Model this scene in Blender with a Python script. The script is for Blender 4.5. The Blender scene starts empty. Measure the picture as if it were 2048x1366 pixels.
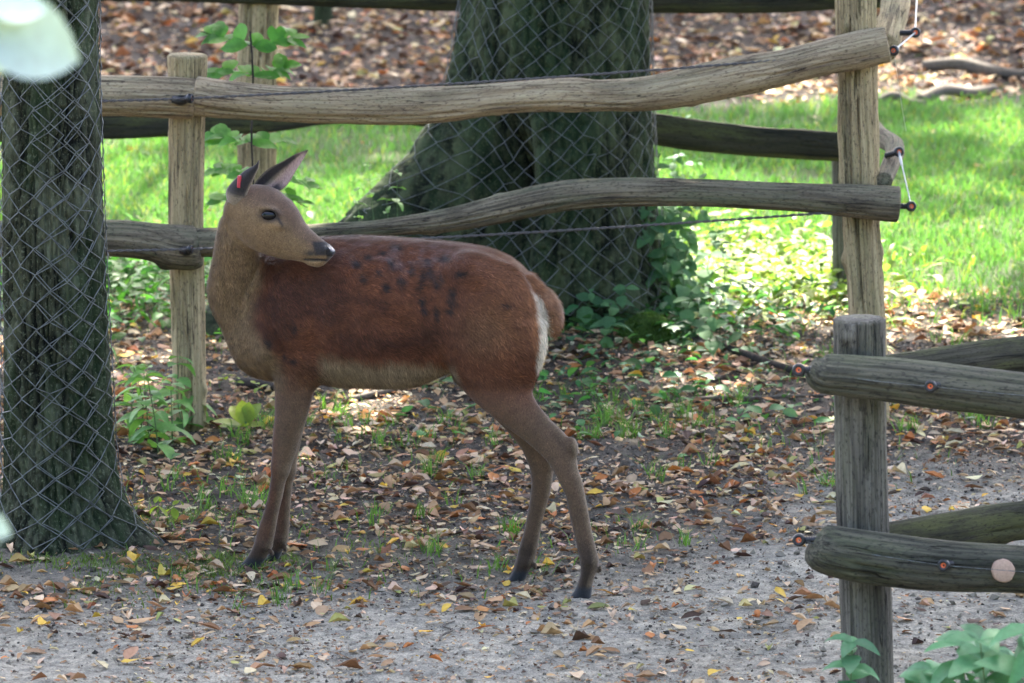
import bpy, math, random
import numpy as np
from mathutils import Vector, Matrix, Euler

R = math.radians
rng = np.random.default_rng(7)
random.seed(7)
scene = bpy.context.scene
col = scene.collection

# ------------------------------------------------------------------ camera, sky, sun, exposure
CAM_H, CAM_D, PITCH, FPX = 3.358, 15.0, R(10.0), 10200.0
cam_data = bpy.data.cameras.new('camera')
cam_data.sensor_width = 36.0
cam_data.lens = 36.0 * FPX / 2048.0
cam_data.clip_start = 0.1
cam_data.clip_end = 2000.0
cam_data.dof.use_dof = True
cam_data.dof.focus_distance = 15.2
cam_data.dof.aperture_fstop = 6.3
cam = bpy.data.objects.new('camera', cam_data)
col.objects.link(cam)
cam.location = (0.0, -CAM_D, CAM_H)
cam.rotation_euler = (R(90) - PITCH, 0, 0)
scene.camera = cam

SUN_EL, SUN_AZ = R(50.0), R(6.0)          # azimuth measured from +Y towards +X: the sun stands behind and to the right
SUN = np.array([math.sin(SUN_AZ) * math.cos(SUN_EL), math.cos(SUN_AZ) * math.cos(SUN_EL), math.sin(SUN_EL)])
world = bpy.data.worlds.new('World')
scene.world = world
world.use_nodes = True
wn = world.node_tree
sky = wn.nodes.new('ShaderNodeTexSky')
sky.sky_type = 'NISHITA'
sky.sun_disc = False
sky.sun_elevation = SUN_EL
sky.sun_rotation = SUN_AZ
sky.dust_density = 4.0
sky.air_density = 0.45
sky.ozone_density = 0.7
wn.links.new(sky.outputs[0], wn.nodes['Background'].inputs[0])
wn.nodes['Background'].inputs[1].default_value = 0.15
sun_data = bpy.data.lights.new('sun', 'SUN')
sun_data.energy = 2.8
sun_data.angle = R(0.53)
sun_data.color = (1.0, 0.93, 0.82)
sun = bpy.data.objects.new('sun', sun_data)
col.objects.link(sun)
sun.rotation_euler = Vector(SUN.tolist()).to_track_quat('Z', 'Y').to_euler()
scene.view_settings.view_transform = 'Standard'
scene.view_settings.look = 'None'
scene.view_settings.exposure = 3.7
scene.view_settings.gamma = 1.0

# ------------------------------------------------------------------ picking places: a sight line met with the ground or an upright plane
def ray(px, py):
    a, b = (px - 1024.0) / FPX, (py - 683.0) / FPX
    return np.array([a, math.cos(PITCH) - b * math.sin(PITCH), -math.sin(PITCH) - b * math.cos(PITCH)])
CAM = np.array([0.0, -CAM_D, CAM_H])
def at(px, py, Y):
    d = ray(px, py)
    return CAM + d * ((Y + CAM_D) / d[1])
def on_ground(px, py, z=0.0):
    d = ray(px, py)
    return CAM + d * ((z - CAM_H) / d[2])

# ------------------------------------------------------------------ numpy noise
def _h(ix, iy, iz, s):
    n = (ix * 374761393 + iy * 668265263 + iz * 2147483647 + s * 974634777) & 0xffffffff
    n = ((n ^ (n >> 13)) * 1274126177) & 0xffffffff
    n = ((n ^ (n >> 16)) * 2246822519) & 0xffffffff
    return ((n ^ (n >> 15)) & 0xffff) / 65535.0
def vnoise(x, y, z=0.0, s=0):
    x, y, z = np.broadcast_arrays(np.asarray(x, float), np.asarray(y, float), np.asarray(z, float))
    ix, iy, iz = np.floor(x).astype(np.int64), np.floor(y).astype(np.int64), np.floor(z).astype(np.int64)
    fx, fy, fz = x - ix, y - iy, z - iz
    fx, fy, fz = fx * fx * (3 - 2 * fx), fy * fy * (3 - 2 * fy), fz * fz * (3 - 2 * fz)
    r = 0.0
    for a in (0, 1):
        for b in (0, 1):
            for c in (0, 1):
                r = r + _h(ix + a, iy + b, iz + c, s) * (fx if a else 1 - fx) * (fy if b else 1 - fy) * (fz if c else 1 - fz)
    return r
def fbm(x, y, z=0.0, o=4, s=0):
    r, amp, t = 0.0, 0.5, 0.0
    for k in range(o):
        f = 2.03 ** k
        x, y, z = np.asarray(x, float), np.asarray(y, float), np.asarray(z, float)
        x, y, z = 0.64 * x + 0.60 * y + 0.48 * z, -0.768 * x + 0.50 * y + 0.40 * z, 0.0 * x - 0.6247 * y + 0.7809 * z      # turned, so that no lattice shows
        r = r + amp * vnoise(x * f + 17.3 * k, y * f + 5.1 * k, z * f + 3.7 * k, s + k)
        t += amp
        amp *= 0.5
    return r / t
def sstep(a, b, x):
    t = np.clip((np.asarray(x, float) - a) / (b - a), 0, 1)
    return t * t * (3 - 2 * t)

# ------------------------------------------------------------------ mesh helpers
def link(name, me, mat=None, parent=None):
    if mat is not None and len(me.materials) == 0:
        me.materials.append(mat)
    o = bpy.data.objects.new(name, me)
    col.objects.link(o)
    if parent is not None:
        o.parent = parent
        o.matrix_parent_inverse = parent_inverse(parent)
    return o
def parent_inverse(p):
    return (Matrix.Translation(p.location) @ p.rotation_euler.to_matrix().to_4x4()).inverted()
def tag(o, label=None, cat=None, group=None, kind=None):
    if label: o['label'] = label
    if cat: o['category'] = cat
    if group: o['group'] = group
    if kind: o['kind'] = kind
    return o
def thing(name, label, cat, loc, group=None):
    o = bpy.data.objects.new(name, None)
    o.empty_display_size = 0.1
    col.objects.link(o)
    o.location = [float(v) for v in loc]
    return tag(o, label, cat, group)
def mesh_np(name, V, F, smooth=True, colr=None, tc=None):
    """V (n,3); F list of int arrays, each (m,k) with k corners"""
    me = bpy.data.meshes.new(name)
    V = np.ascontiguousarray(V, dtype=np.float32)
    if not isinstance(F, (list, tuple)):
        F = [F]
    F = [np.asarray(f, dtype=np.int32) for f in F if len(f)]
    me.vertices.add(len(V))
    me.vertices.foreach_set('co', V.ravel())
    nl = sum(f.size for f in F)
    npoly = sum(len(f) for f in F)
    me.loops.add(nl)
    me.loops.foreach_set('vertex_index', np.concatenate([f.ravel() for f in F]))
    me.polygons.add(npoly)
    sizes = np.concatenate([np.full(len(f), f.shape[1], dtype=np.int32) for f in F])
    starts = np.concatenate([[0], np.cumsum(sizes)[:-1]]).astype(np.int32)
    me.polygons.foreach_set('loop_start', starts)
    try:
        me.polygons.foreach_set('loop_total', sizes)
    except Exception:
        pass
    me.polygons.foreach_set('use_smooth', np.full(npoly, smooth, dtype=bool))
    if colr is not None:
        c = np.asarray(colr, dtype=np.float32)
        if c.shape[1] == 3:
            c = np.hstack([c, np.ones((len(c), 1), np.float32)])
        a = me.attributes.new('Col', 'FLOAT_COLOR', 'POINT')
        a.data.foreach_set('color', np.ascontiguousarray(c).ravel())
    if tc is not None:
        a = me.attributes.new('tc', 'FLOAT_VECTOR', 'POINT')
        a.data.foreach_set('vector', np.ascontiguousarray(tc, dtype=np.float32).ravel())
    me.update(calc_edges=True)
    me.validate()
    return me
def smooth_path(pts, rad, n):
    """Catmull-Rom through the points, n samples, radii alike"""
    P = np.asarray(pts, float)
    r = np.asarray(rad, float)
    if len(P) == 2:
        t = np.linspace(0, 1, n)[:, None]
        return P[0] * (1 - t) + P[1] * t, (r[0] * (1 - t[:, 0]) + r[1] * t[:, 0])
    Q = np.vstack([2 * P[0] - P[1], P, 2 * P[-1] - P[-2]])
    q = np.concatenate([[r[0]], r, [r[-1]]])
    seg = np.linalg.norm(np.diff(P, axis=0), axis=1)
    cum = np.concatenate([[0], np.cumsum(seg)])
    d = np.linspace(0, cum[-1], n)
    k = np.clip(np.searchsorted(cum, d, side='right') - 1, 0, len(seg) - 1)
    t = (d - cum[k]) / np.maximum(seg[k], 1e-9)
    def cr(A):
        a, b, c, e = A[k], A[k + 1], A[k + 2], A[k + 3]
        tt = t if A.ndim == 1 else t[:, None]
        return 0.5 * (2 * b + (c - a) * tt + (2 * a - 5 * b + 4 * c - e) * tt ** 2 + (3 * b - a - 3 * c + e) * tt ** 3)
    return cr(Q), np.maximum(cr(q), 0.0005)
def frames(C):
    T = np.gradient(C, axis=0)
    T /= np.linalg.norm(T, axis=1)[:, None]
    N = np.zeros_like(C)
    a = np.array([0, 0, 1.0]) if abs(T[0, 2]) < 0.9 else np.array([0, -1.0, 0])
    n = a - T[0] * a.dot(T[0])
    for i in range(len(C)):
        n = n - T[i] * n.dot(T[i])
        n = n / np.linalg.norm(n)
        N[i] = n
    return T, N, np.cross(T, N)
def tube(name, pts, rad, n_len, n_ring, disp=None, cap=True, flat=None, smooth=True):
    """a log, stem or wire; tc = (distance along, offset across) for the grain. disp(s, ang, r) returns the radius offset; flat = squash factor of the second axis"""
    C, r = smooth_path(pts, rad, n_len)
    T, N, B = frames(C)
    s = np.concatenate([[0], np.cumsum(np.linalg.norm(np.diff(C, axis=0), axis=1))])
    ang = np.linspace(0, 2 * math.pi, n_ring, endpoint=False)
    S, A = np.meshgrid(s, ang, indexing='ij')
    RR = np.repeat(r[:, None], n_ring, 1)
    if disp is not None:
        RR = RR + disp(S, A, RR)
    ca, sa = np.cos(A), np.sin(A)
    fl = 1.0 if flat is None else flat
    V = C[:, None, :] + (RR * ca)[..., None] * N[:, None, :] + (RR * sa * fl)[..., None] * B[:, None, :]
    tc = np.stack([S, RR * ca, RR * sa], -1)
    V = V.reshape(-1, 3)
    tc = tc.reshape(-1, 3)
    i = np.arange(n_len - 1)[:, None] * n_ring
    j = np.arange(n_ring)[None, :]
    j2 = (j + 1) % n_ring
    F = [np.stack([i + j, i + n_ring + j, i + n_ring + j2, i + j2], -1).reshape(-1, 4)]
    if cap:
        extra, ex_tc, tri = [], [], []
        for e, ring0 in ((0, 0), (n_len - 1, (n_len - 1) * n_ring)):
            base = len(V) + sum(len(x) for x in extra)
            ring = V[ring0:ring0 + n_ring]
            inner = C[e] + (ring - C[e]) * 0.9 + (T[e] * (-1 if e == 0 else 1)) * 0.08 * r[e]
            extra.append(np.vstack([inner, C[e] + T[e] * (-1 if e == 0 else 1) * 0.09 * r[e]]))
            rt = tc[ring0:ring0 + n_ring] * np.array([1, 0.9, 0.9])
            rt[:, 0] += np.linspace(0, 0.4, n_ring)
            ct = np.array([[tc[ring0, 0], 0, 0]])
            ex_tc.append(np.vstack([rt, ct]))
            jj = np.arange(n_ring)
            k2 = (jj + 1) % n_ring
            q = np.stack([ring0 + jj, ring0 + k2, base + k2, base + jj], -1)
            t3 = np.stack([base + jj, base + k2, np.full(n_ring, base + n_ring)], -1)
            if e != 0:
                q, t3 = q[:, ::-1], t3[:, ::-1]
            F.append(q)
            tri.append(t3)
        V = np.vstack([V] + extra)
        tc = np.vstack([tc] + ex_tc)
        F = [np.vstack(F), np.vstack(tri)]
    return mesh_np(name, V, F, smooth, None, tc)

# ------------------------------------------------------------------ materials
def new_mat(name):
    m = bpy.data.materials.new(name)
    m.use_nodes = True
    nt = m.node_tree
    return m, nt, nt.nodes['Principled BSDF'], nt.nodes['Material Output']
def N(nt, typ, **kw):
    n = nt.nodes.new('ShaderNode' + typ)
    for k, v in kw.items():
        setattr(n, k, v)
    return n
def ramp(nt, fac, stops):
    n = nt.nodes.new('ShaderNodeValToRGB')
    while len(n.color_ramp.elements) < len(stops):
        n.color_ramp.elements.new(0.5)
    for e, (p, c) in zip(n.color_ramp.elements, stops):
        e.position = p
        e.color = (c[0], c[1], c[2], 1) if len(c) == 3 else c
    nt.links.new(fac, n.inputs[0])
    return n
def noise(nt, vec, scale, detail=5, rough=0.6, dist=0.0):
    n = nt.nodes.new('ShaderNodeTexNoise')
    n.inputs['Scale'].default_value = scale
    n.inputs['Detail'].default_value = detail
    n.inputs['Roughness'].default_value = rough
    n.inputs['Distortion'].default_value = dist
    if vec is not None:
        nt.links.new(vec, n.inputs['Vector'])
    return n
def mapping(nt, vec, scale, loc=(0, 0, 0)):
    n = nt.nodes.new('ShaderNodeMapping')
    n.inputs['Scale'].default_value = scale
    n.inputs['Location'].default_value = loc
    nt.links.new(vec, n.inputs['Vector'])
    return n.outputs[0]
def mix(nt, fac, a, b, blend='MIX'):
    n = nt.nodes.new('ShaderNodeMix')
    n.data_type = 'RGBA'
    n.blend_type = blend
    for sock, v in ((n.inputs[0], fac), (n.inputs[6], a), (n.inputs[7], b)):
        if hasattr(v, 'is_output'):
            nt.links.new(v, sock)
        elif isinstance(v, (int, float)):
            sock.default_value = v
        else:
            sock.default_value = (v[0], v[1], v[2], 1)
    return n.outputs[2]
def bump(nt, bsdf, height, strength, dist):
    n = nt.nodes.new('ShaderNodeBump')
    n.inputs['Strength'].default_value = strength
    n.inputs['Distance'].default_value = dist
    nt.links.new(height, n.inputs['Height'])
    nt.links.new(n.outputs[0], bsdf.inputs['Normal'])
def attr(nt, name):
    return N(nt, 'Attribute', attribute_name=name)

def wood_mat(name, light, mid, dark, moss=(0.10, 0.12, 0.05), moss_amt=0.35, grime=0.5, seed=0):
    m, nt, b, out = new_mat(name)
    tc = attr(nt, 'tc').outputs['Vector']
    info = N(nt, 'ObjectInfo')
    off = N(nt, 'VectorMath', operation='SCALE')
    off.inputs[0].default_value = (13.0, 0.7, 0.9)
    nt.links.new(info.outputs['Random'], off.inputs['Scale'])
    add = N(nt, 'VectorMath', operation='ADD')
    nt.links.new(tc, add.inputs[0])
    nt.links.new(off.outputs[0], add.inputs[1])
    v = add.outputs[0]
    g = noise(nt, mapping(nt, v, (2.2, 95, 95), (seed, 0, 0)), 1.0, 6, 0.65, 0.6)
    g2 = noise(nt, mapping(nt, v, (1.0, 28, 28), (seed, 3, 0)), 1.0, 4, 0.6, 0.4)
    big = noise(nt, mapping(nt, v, (3.0, 9, 9), (seed, 7, 1)), 1.0, 4, 0.6)
    fleck = noise(nt, mapping(nt, v, (60, 160, 160), (seed, 1, 2)), 1.0, 3, 0.6)
    c = ramp(nt, g.outputs[0], [(0.32, dark), (0.45, mid), (0.62, light)]).outputs[0]
    c = mix(nt, ramp(nt, g2.outputs[0], [(0.40, (0, 0, 0)), (0.62, (1, 1, 1))]).outputs[0], mix(nt, 0.45, c, mid), c)
    # dark grime patches and greenish algae: with a shape of their own
    gm = N(nt, 'Math', operation='MULTIPLY')
    nt.links.new(ramp(nt, big.outputs[0], [(0.50, (0, 0, 0)), (0.68, (1, 1, 1))]).outputs[0], gm.inputs[0])
    gm.inputs[1].default_value = grime
    c = mix(nt, gm.outputs[0], c, dark)
    mm = N(nt, 'Math', operation='MULTIPLY')
    al = noise(nt, mapping(nt, v, (2.2, 12, 12), (seed + 5, 2, 9)), 1.0, 5, 0.7)
    nt.links.new(ramp(nt, al.outputs[0], [(0.46, (0, 0, 0)), (0.64, (1, 1, 1))]).outputs[0], mm.inputs[0])
    mm.inputs[1].default_value = moss_amt
    c = mix(nt, mm.outputs[0], c, moss)
    c = mix(nt, ramp(nt, fleck.outputs[0], [(0.54, (0, 0, 0)), (0.68, (0.75, 0.75, 0.75))]).outputs[0], c, dark)
    # long drying cracks
    cr = noise(nt, mapping(nt, v, (0.9, 42, 42), (seed + 2, 8, 4)), 1.0, 2, 0.5, 0.3)
    ridge = N(nt, 'Math', operation='SUBTRACT'); nt.links.new(cr.outputs[0], ridge.inputs[0]); ridge.inputs[1].default_value = 0.5
    ab = N(nt, 'Math', operation='ABSOLUTE'); nt.links.new(ridge.outputs[0], ab.inputs[0])
    crack = ramp(nt, ab.outputs[0], [(0.0, (1, 1, 1)), (0.016, (0, 0, 0))]).outputs[0]
    gate = ramp(nt, big.outputs[0], [(0.46, (0, 0, 0)), (0.56, (1, 1, 1))]).outputs[0]
    crack = mix(nt, 1.0, crack, gate, 'MULTIPLY')
    c = mix(nt, crack, c, (dark[0] * 0.35, dark[1] * 0.35, dark[2] * 0.35))
    nt.links.new(c, b.inputs['Base Color'])
    b.inputs['Roughness'].default_value = 0.9
    b.inputs['Specular IOR Level'].default_value = 0.2
    hh = N(nt, 'Math', operation='SUBTRACT')
    nt.links.new(g.outputs[0], hh.inputs[0]); nt.links.new(crack, hh.inputs[1])
    bump(nt, b, hh.outputs[0], 0.7, 0.006)
    return m

def bark_mat(name, furrow, plate, lichen, moss, lich_amt=0.5, moss_amt=0.5):
    m, nt, b, out = new_mat(name)
    tc = attr(nt, 'tc').outputs['Vector']           # x = height, y/z around, Col.r = depth of the furrow
    depth = attr(nt, 'Col')
    sep = N(nt, 'SeparateColor'); nt.links.new(depth.outputs['Color'], sep.inputs[0])
    n1 = noise(nt, mapping(nt, tc, (22, 60, 60)), 1.0, 6, 0.7, 0.3)
    n2 = noise(nt, mapping(nt, tc, (3.5, 11, 11)), 1.0, 5, 0.65)
    n3 = noise(nt, mapping(nt, tc, (90, 150, 150)), 1.0, 3, 0.6)
    n4 = noise(nt, mapping(nt, tc, (1.6, 6, 6), (4, 0, 2)), 1.0, 5, 0.7)
    c = mix(nt, sep.outputs[0], plate, furrow)
    c = mix(nt, ramp(nt, n1.outputs[0], [(0.35, (0.6, 0.6, 0.6)), (0.6, (0, 0, 0))]).outputs[0], c, furrow)
    l = N(nt, 'Math', operation='MULTIPLY')
    nt.links.new(ramp(nt, n2.outputs[0], [(0.48, (0, 0, 0)), (0.62, (1, 1, 1))]).outputs[0], l.inputs[0]); l.inputs[1].default_value = lich_amt
    c = mix(nt, l.outputs[0], c, lichen)
    mo = N(nt, 'Math', operation='MULTIPLY')
    nt.links.new(ramp(nt, n4.outputs[0], [(0.46, (0, 0, 0)), (0.60, (1, 1, 1))]).outputs[0], mo.inputs[0]); mo.inputs[1].default_value = moss_amt
    c = mix(nt, mo.outputs[0], c, moss)
    c = mix(nt, ramp(nt, n3.outputs[0], [(0.56, (0, 0, 0)), (0.72, (0.8, 0.8, 0.8))]).outputs[0], c, lichen)
    nt.links.new(c, b.inputs['Base Color'])
    b.inputs['Roughness'].default_value = 0.95
    b.inputs['Specular IOR Level'].default_value = 0.15
    bump(nt, b, n1.outputs[0], 0.8, 0.008)
    return m

def leaf_mat(name, base=None, trans=0.45, tcol=None, rough=0.55, var=0.25, attr_col=False, spec=0.35, hue=0.0):
    """leaf: reflects and lets light through; the tone varies from leaf to leaf"""
    m, nt, b, out = new_mat(name)
    if attr_col:
        c = attr(nt, 'Col').outputs['Color']
    else:
        info = N(nt, 'ObjectInfo')
        lo = tuple(v * (1 - var) for v in base)
        hi = (base[0] * (1 + var + hue), base[1] * (1 + var), base[2] * (1 + var * 0.5))
        c = mix(nt, info.outputs['Random'], lo, hi)
    geo = N(nt, 'NewGeometry')
    nz = noise(nt, geo.outputs['Position'], 70, 4, 0.6)
    c = mix(nt, ramp(nt, nz.outputs[0], [(0.35, (0.35, 0.35, 0.35)), (0.65, (0, 0, 0))]).outputs[0], c, mix(nt, 1.0, c, (0.5, 0.45, 0.4), 'MULTIPLY'))
    nt.links.new(c, b.inputs['Base Color'])
    b.inputs['Roughness'].default_value = rough
    b.inputs['Specular IOR Level'].default_value = spec
    t = N(nt, 'BsdfTranslucent')
    tc_ = mix(nt, 1.0, c, tcol if tcol else (1.4, 1.5, 0.7), 'MULTIPLY')
    nt.links.new(tc_, t.inputs[0])
    ms = N(nt, 'MixShader')
    ms.inputs[0].default_value = trans
    nt.links.new(b.outputs[0], ms.inputs[1]); nt.links.new(t.outputs[0], ms.inputs[2])
    nt.links.new(ms.outputs[0], out.inputs[0])
    bump(nt, b, nz.outputs[0], 0.3, 0.004)
    return m

def plain_mat(name, c, rough=0.5, metal=0.0, spec=0.5, nscale=120, namt=0.25):
    m, nt, b, out = new_mat(name)
    geo = N(nt, 'NewGeometry')
    nz = noise(nt, geo.outputs['Position'], nscale, 4, 0.6)
    cc = mix(nt, ramp(nt, nz.outputs[0], [(0.35, (1, 1, 1)), (0.7, (0, 0, 0))]).outputs[0], c, tuple(v * (1 - namt) for v in c))
    nt.links.new(cc, b.inputs['Base Color'])
    b.inputs['Roughness'].default_value = rough
    b.inputs['Metallic'].default_value = metal
    b.inputs['Specular IOR Level'].default_value = spec
    return m

M = {}
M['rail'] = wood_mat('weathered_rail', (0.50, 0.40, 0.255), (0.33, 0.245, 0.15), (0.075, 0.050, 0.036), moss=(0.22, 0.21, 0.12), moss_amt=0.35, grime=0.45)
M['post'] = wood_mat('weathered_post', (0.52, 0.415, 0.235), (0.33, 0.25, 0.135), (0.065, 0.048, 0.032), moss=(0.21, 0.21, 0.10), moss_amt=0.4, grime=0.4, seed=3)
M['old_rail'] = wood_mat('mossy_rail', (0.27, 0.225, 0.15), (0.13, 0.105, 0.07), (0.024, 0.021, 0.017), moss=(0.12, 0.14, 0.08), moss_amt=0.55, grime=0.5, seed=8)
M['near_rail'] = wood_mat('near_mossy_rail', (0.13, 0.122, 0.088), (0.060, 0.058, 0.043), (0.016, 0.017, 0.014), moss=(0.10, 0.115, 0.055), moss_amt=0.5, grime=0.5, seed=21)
M['dark_rail'] = wood_mat('dark_split_rail', (0.055, 0.052, 0.035), (0.032, 0.032, 0.022), (0.013, 0.013, 0.011), moss=(0.11, 0.12, 0.035), moss_amt=0.5, grime=0.4, seed=12)  # dark brown wood with olive moss patches
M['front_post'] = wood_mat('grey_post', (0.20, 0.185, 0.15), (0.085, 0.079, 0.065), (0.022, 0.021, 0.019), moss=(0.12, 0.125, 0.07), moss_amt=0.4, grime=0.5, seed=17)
M['bark_near'] = bark_mat('bark_dark', (0.004, 0.005, 0.004), (0.050, 0.054, 0.032), (0.15, 0.165, 0.105), (0.024, 0.044, 0.017), 0.6, 0.65)
M['bark_oak'] = bark_mat('bark_mossy', (0.004, 0.006, 0.004), (0.050, 0.058, 0.030), (0.10, 0.12, 0.055), (0.022, 0.045, 0.018), 0.6, 0.65)
M['wire'] = plain_mat('galvanised_wire', (0.19, 0.205, 0.20), 0.5, 0.3, 0.5, 30, 0.65)
M['rope'] = plain_mat('twisted_steel_wire', (0.20, 0.18, 0.175), 0.6, 0.3, 0.4, 300, 0.6)
M['white_wire'] = plain_mat('pale_fence_wire', (0.62, 0.64, 0.64), 0.4, 0.2, 0.5, 90, 0.2)
M['plastic'] = plain_mat('black_plastic', (0.012, 0.013, 0.016), 0.35, 0.0, 0.5, 80, 0.3)
M['orange'] = plain_mat('orange_insert', (0.9, 0.20, 0.07), 0.4, 0.0, 0.4, 80, 0.25)
M['litter'] = leaf_mat('dead_leaf', trans=0.18, tcol=(1.2, 1.0, 0.8), rough=0.7, attr_col=True, spec=0.25)
M['green_stuff'] = leaf_mat('green_blades', trans=0.45, tcol=(1.0, 1.25, 0.6), rough=0.5, attr_col=True, spec=0.3)
M['nettle'] = leaf_mat('nettle_leaf', (0.15, 0.33, 0.105), 0.4, hue=0.2)
M['nettle_blue'] = leaf_mat('cool_leaf', (0.075, 0.20, 0.10), 0.3, rough=0.5)
M['bramble'] = leaf_mat('bramble_leaf', (0.075, 0.18, 0.085), 0.35, rough=0.7, spec=0.15, hue=0.2)
M['broad'] = leaf_mat('broad_leaf', (0.20, 0.33, 0.045), 0.5, hue=0.5)
M['beech'] = leaf_mat('beech_leaf', (0.085, 0.27, 0.05), 0.5, hue=0.3)
M['pale_leaf'] = leaf_mat('pale_hazel_leaf', (0.33, 0.43, 0.41), 0.08, rough=0.3, spec=0.6)
M['crown'] = leaf_mat('crown_leaf', (0.06, 0.13, 0.03), 0.35)
M['sawn'] = plain_mat('sawn_end', (0.50, 0.34, 0.25), 0.8, 0, 0.2, 200, 0.25)
M['stem'] = plain_mat('green_stem', (0.10, 0.17, 0.05), 0.6)
M['twig'] = plain_mat('grey_twig', (0.17, 0.145, 0.115), 0.85, 0, 0.2, 90, 0.6)
M['dark_twig'] = plain_mat('dark_twig', (0.05, 0.042, 0.034), 0.9, 0, 0.2, 90, 0.5)
M['moss'] = plain_mat('moss', (0.055, 0.10, 0.02), 1.0, 0, 0.1, 150, 0.7)

# ------------------------------------------------------------------ ground
NEAR_TREE = at(118, 1060, 0.36); NEAR_TREE = np.array([NEAR_TREE[0], 0.36])
OAK = np.array([at(1112, 300, 4.45)[0], 4.45])
def gz(x, y):
    x, y = np.asarray(x, float), np.asarray(y, float)
    z = 0.05 * (fbm(x * 0.6, y * 0.6, 0, 3, 11) - 0.5) + 0.022 * (fbm(x * 3.1, y * 3.1, 0, 3, 21) - 0.5)
    d = np.hypot(x - NEAR_TREE[0], y - NEAR_TREE[1])
    z = z + 0.05 * np.exp(-(d / 0.45) ** 2)
    d = np.hypot(x - OAK[0] + 0.2, y - OAK[1])
    z = z + 0.07 * np.exp(-(d / 0.9) ** 2)
    z = z + 0.35 * sstep(11, 20, y) * (0.6 + 0.8 * fbm(x * 0.3, y * 0.3, 0, 2, 5))
    z = z * np.clip(1.15 - 0.9 * np.exp(-((x + 0.3) / 0.9) ** 2 - (y / 0.55) ** 2), 0.1, 1.15)   # trodden level where the deer stands
    return z
def gz1(x, y):
    return float(gz(np.array([x]), np.array([y]))[0])
def meadow(x, y):
    e = y + 0.9 * (fbm(x * 1.1, y * 1.1, 0, 3, 31) - 0.5)
    front = 4.9 - 0.25 * np.clip(x, -2, 3)
    return sstep(front - 0.3, front + 1.6, e) * (1 - sstep(10.3, 11.3, e - 0.12 * x))
def path(x, y):
    e = fbm(x * 0.9, y * 0.9, 0, 4, 41) - 0.5
    p = 1 - sstep(-0.7, 1.5, y + 2.4 * e - 0.30 * np.clip(x, -2.5, 2.5))
    return np.clip(p + 0.55 * sstep(0.5, 1.3, x) * (1 - sstep(1.3, 2.3, y + e)), 0, 1)
def soil_height(x, y):
    r = 1 - path(x, y) * 0.6
    return 0.030 * (fbm(x * 13, y * 13, 0, 3, 51) - 0.5) * r + 0.016 * (fbm(x * 34, y * 34, 0, 2, 52) - 0.5) * (0.5 + 0.5 * r)
xs = np.concatenate([-np.geomspace(300, 2.75, 26), np.arange(-2.7, 2.701, 0.024), np.geomspace(2.75, 300, 26)])
ys = np.concatenate([-np.geomspace(300, 4.3, 18), np.arange(-4.2, 4.6, 0.026), np.arange(4.6, 21, 0.09), np.geomspace(21.2, 400, 22)])
GX, GY = np.meshgrid(xs, ys, indexing='ij')
gx, gy = GX.ravel(), GY.ravel()
near = np.exp(-np.maximum(np.abs(gy) - 6, 0) / 6)
GZ = gz(gx, gy) + soil_height(gx, gy) * near
pth, mdw = path(gx, gy), meadow(gx, gy)
c_path = np.array([0.345, 0.325, 0.268]); c_soil = np.array([0.070, 0.060, 0.048]); c_turf = np.array([0.07, 0.10, 0.03]); c_far = np.array([0.038, 0.028, 0.020])
gc = c_soil * (1 - pth[:, None]) + c_path * pth[:, None]
far = sstep(10.5, 11.5, gy)[:, None]
gc = gc * (1 - far) + c_far * far
gc = gc * (1 - mdw[:, None]) + c_turf * mdw[:, None]
gc *= (0.65 + 0.7 * fbm(gx * 2.3, gy * 2.3, 0, 4, 61))[:, None]
nx, ny = len(xs), len(ys)
ii = (np.arange(nx - 1)[:, None] * ny + np.arange(ny - 1)[None, :]).ravel()
ground_me = mesh_np('ground', np.stack([gx, gy, GZ], -1), np.stack([ii, ii + ny, ii + ny + 1, ii + 1], -1), True, gc)
m, nt, b, out = new_mat('soil')
geo = N(nt, 'NewGeometry')
P = geo.outputs['Position']
c = attr(nt, 'Col').outputs['Color']
n1, n2, n3 = noise(nt, P, 26, 8, 0.7), noise(nt, P, 160, 4, 0.65), noise(nt, P, 6, 5, 0.65)
c = mix(nt, 1.0, c, ramp(nt, n1.outputs[0], [(0.30, (0.32, 0.31, 0.30)), (0.5, (0.95, 0.95, 0.95)), (0.72, (1.5, 1.47, 1.42))]).outputs[0], 'MULTIPLY')
c = mix(nt, 1.0, c, ramp(nt, n2.outputs[0], [(0.30, (0.45, 0.44, 0.43)), (0.55, (1.0, 1.0, 1.0)), (0.75, (1.35, 1.33, 1.3))]).outputs[0], 'MULTIPLY')
c = mix(nt, 1.0, c, ramp(nt, n3.outputs[0], [(0.35, (0.7, 0.72, 0.74)), (0.65, (1.2, 1.17, 1.12))]).outputs[0], 'MULTIPLY')
nt.links.new(c, b.inputs['Base Color'])
b.inputs['Roughness'].default_value = 0.95
b.inputs['Specular IOR Level'].default_value = 0.2
hsum = N(nt, 'Math', operation='ADD')
nt.links.new(n1.outputs[0], hsum.inputs[0]); nt.links.new(n2.outputs[0], hsum.inputs[1])
bump(nt, b, hsum.outputs[0], 0.9, 0.012)
M['soil'] = m
tag(link('ground', ground_me, M['soil']), kind='structure')

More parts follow.
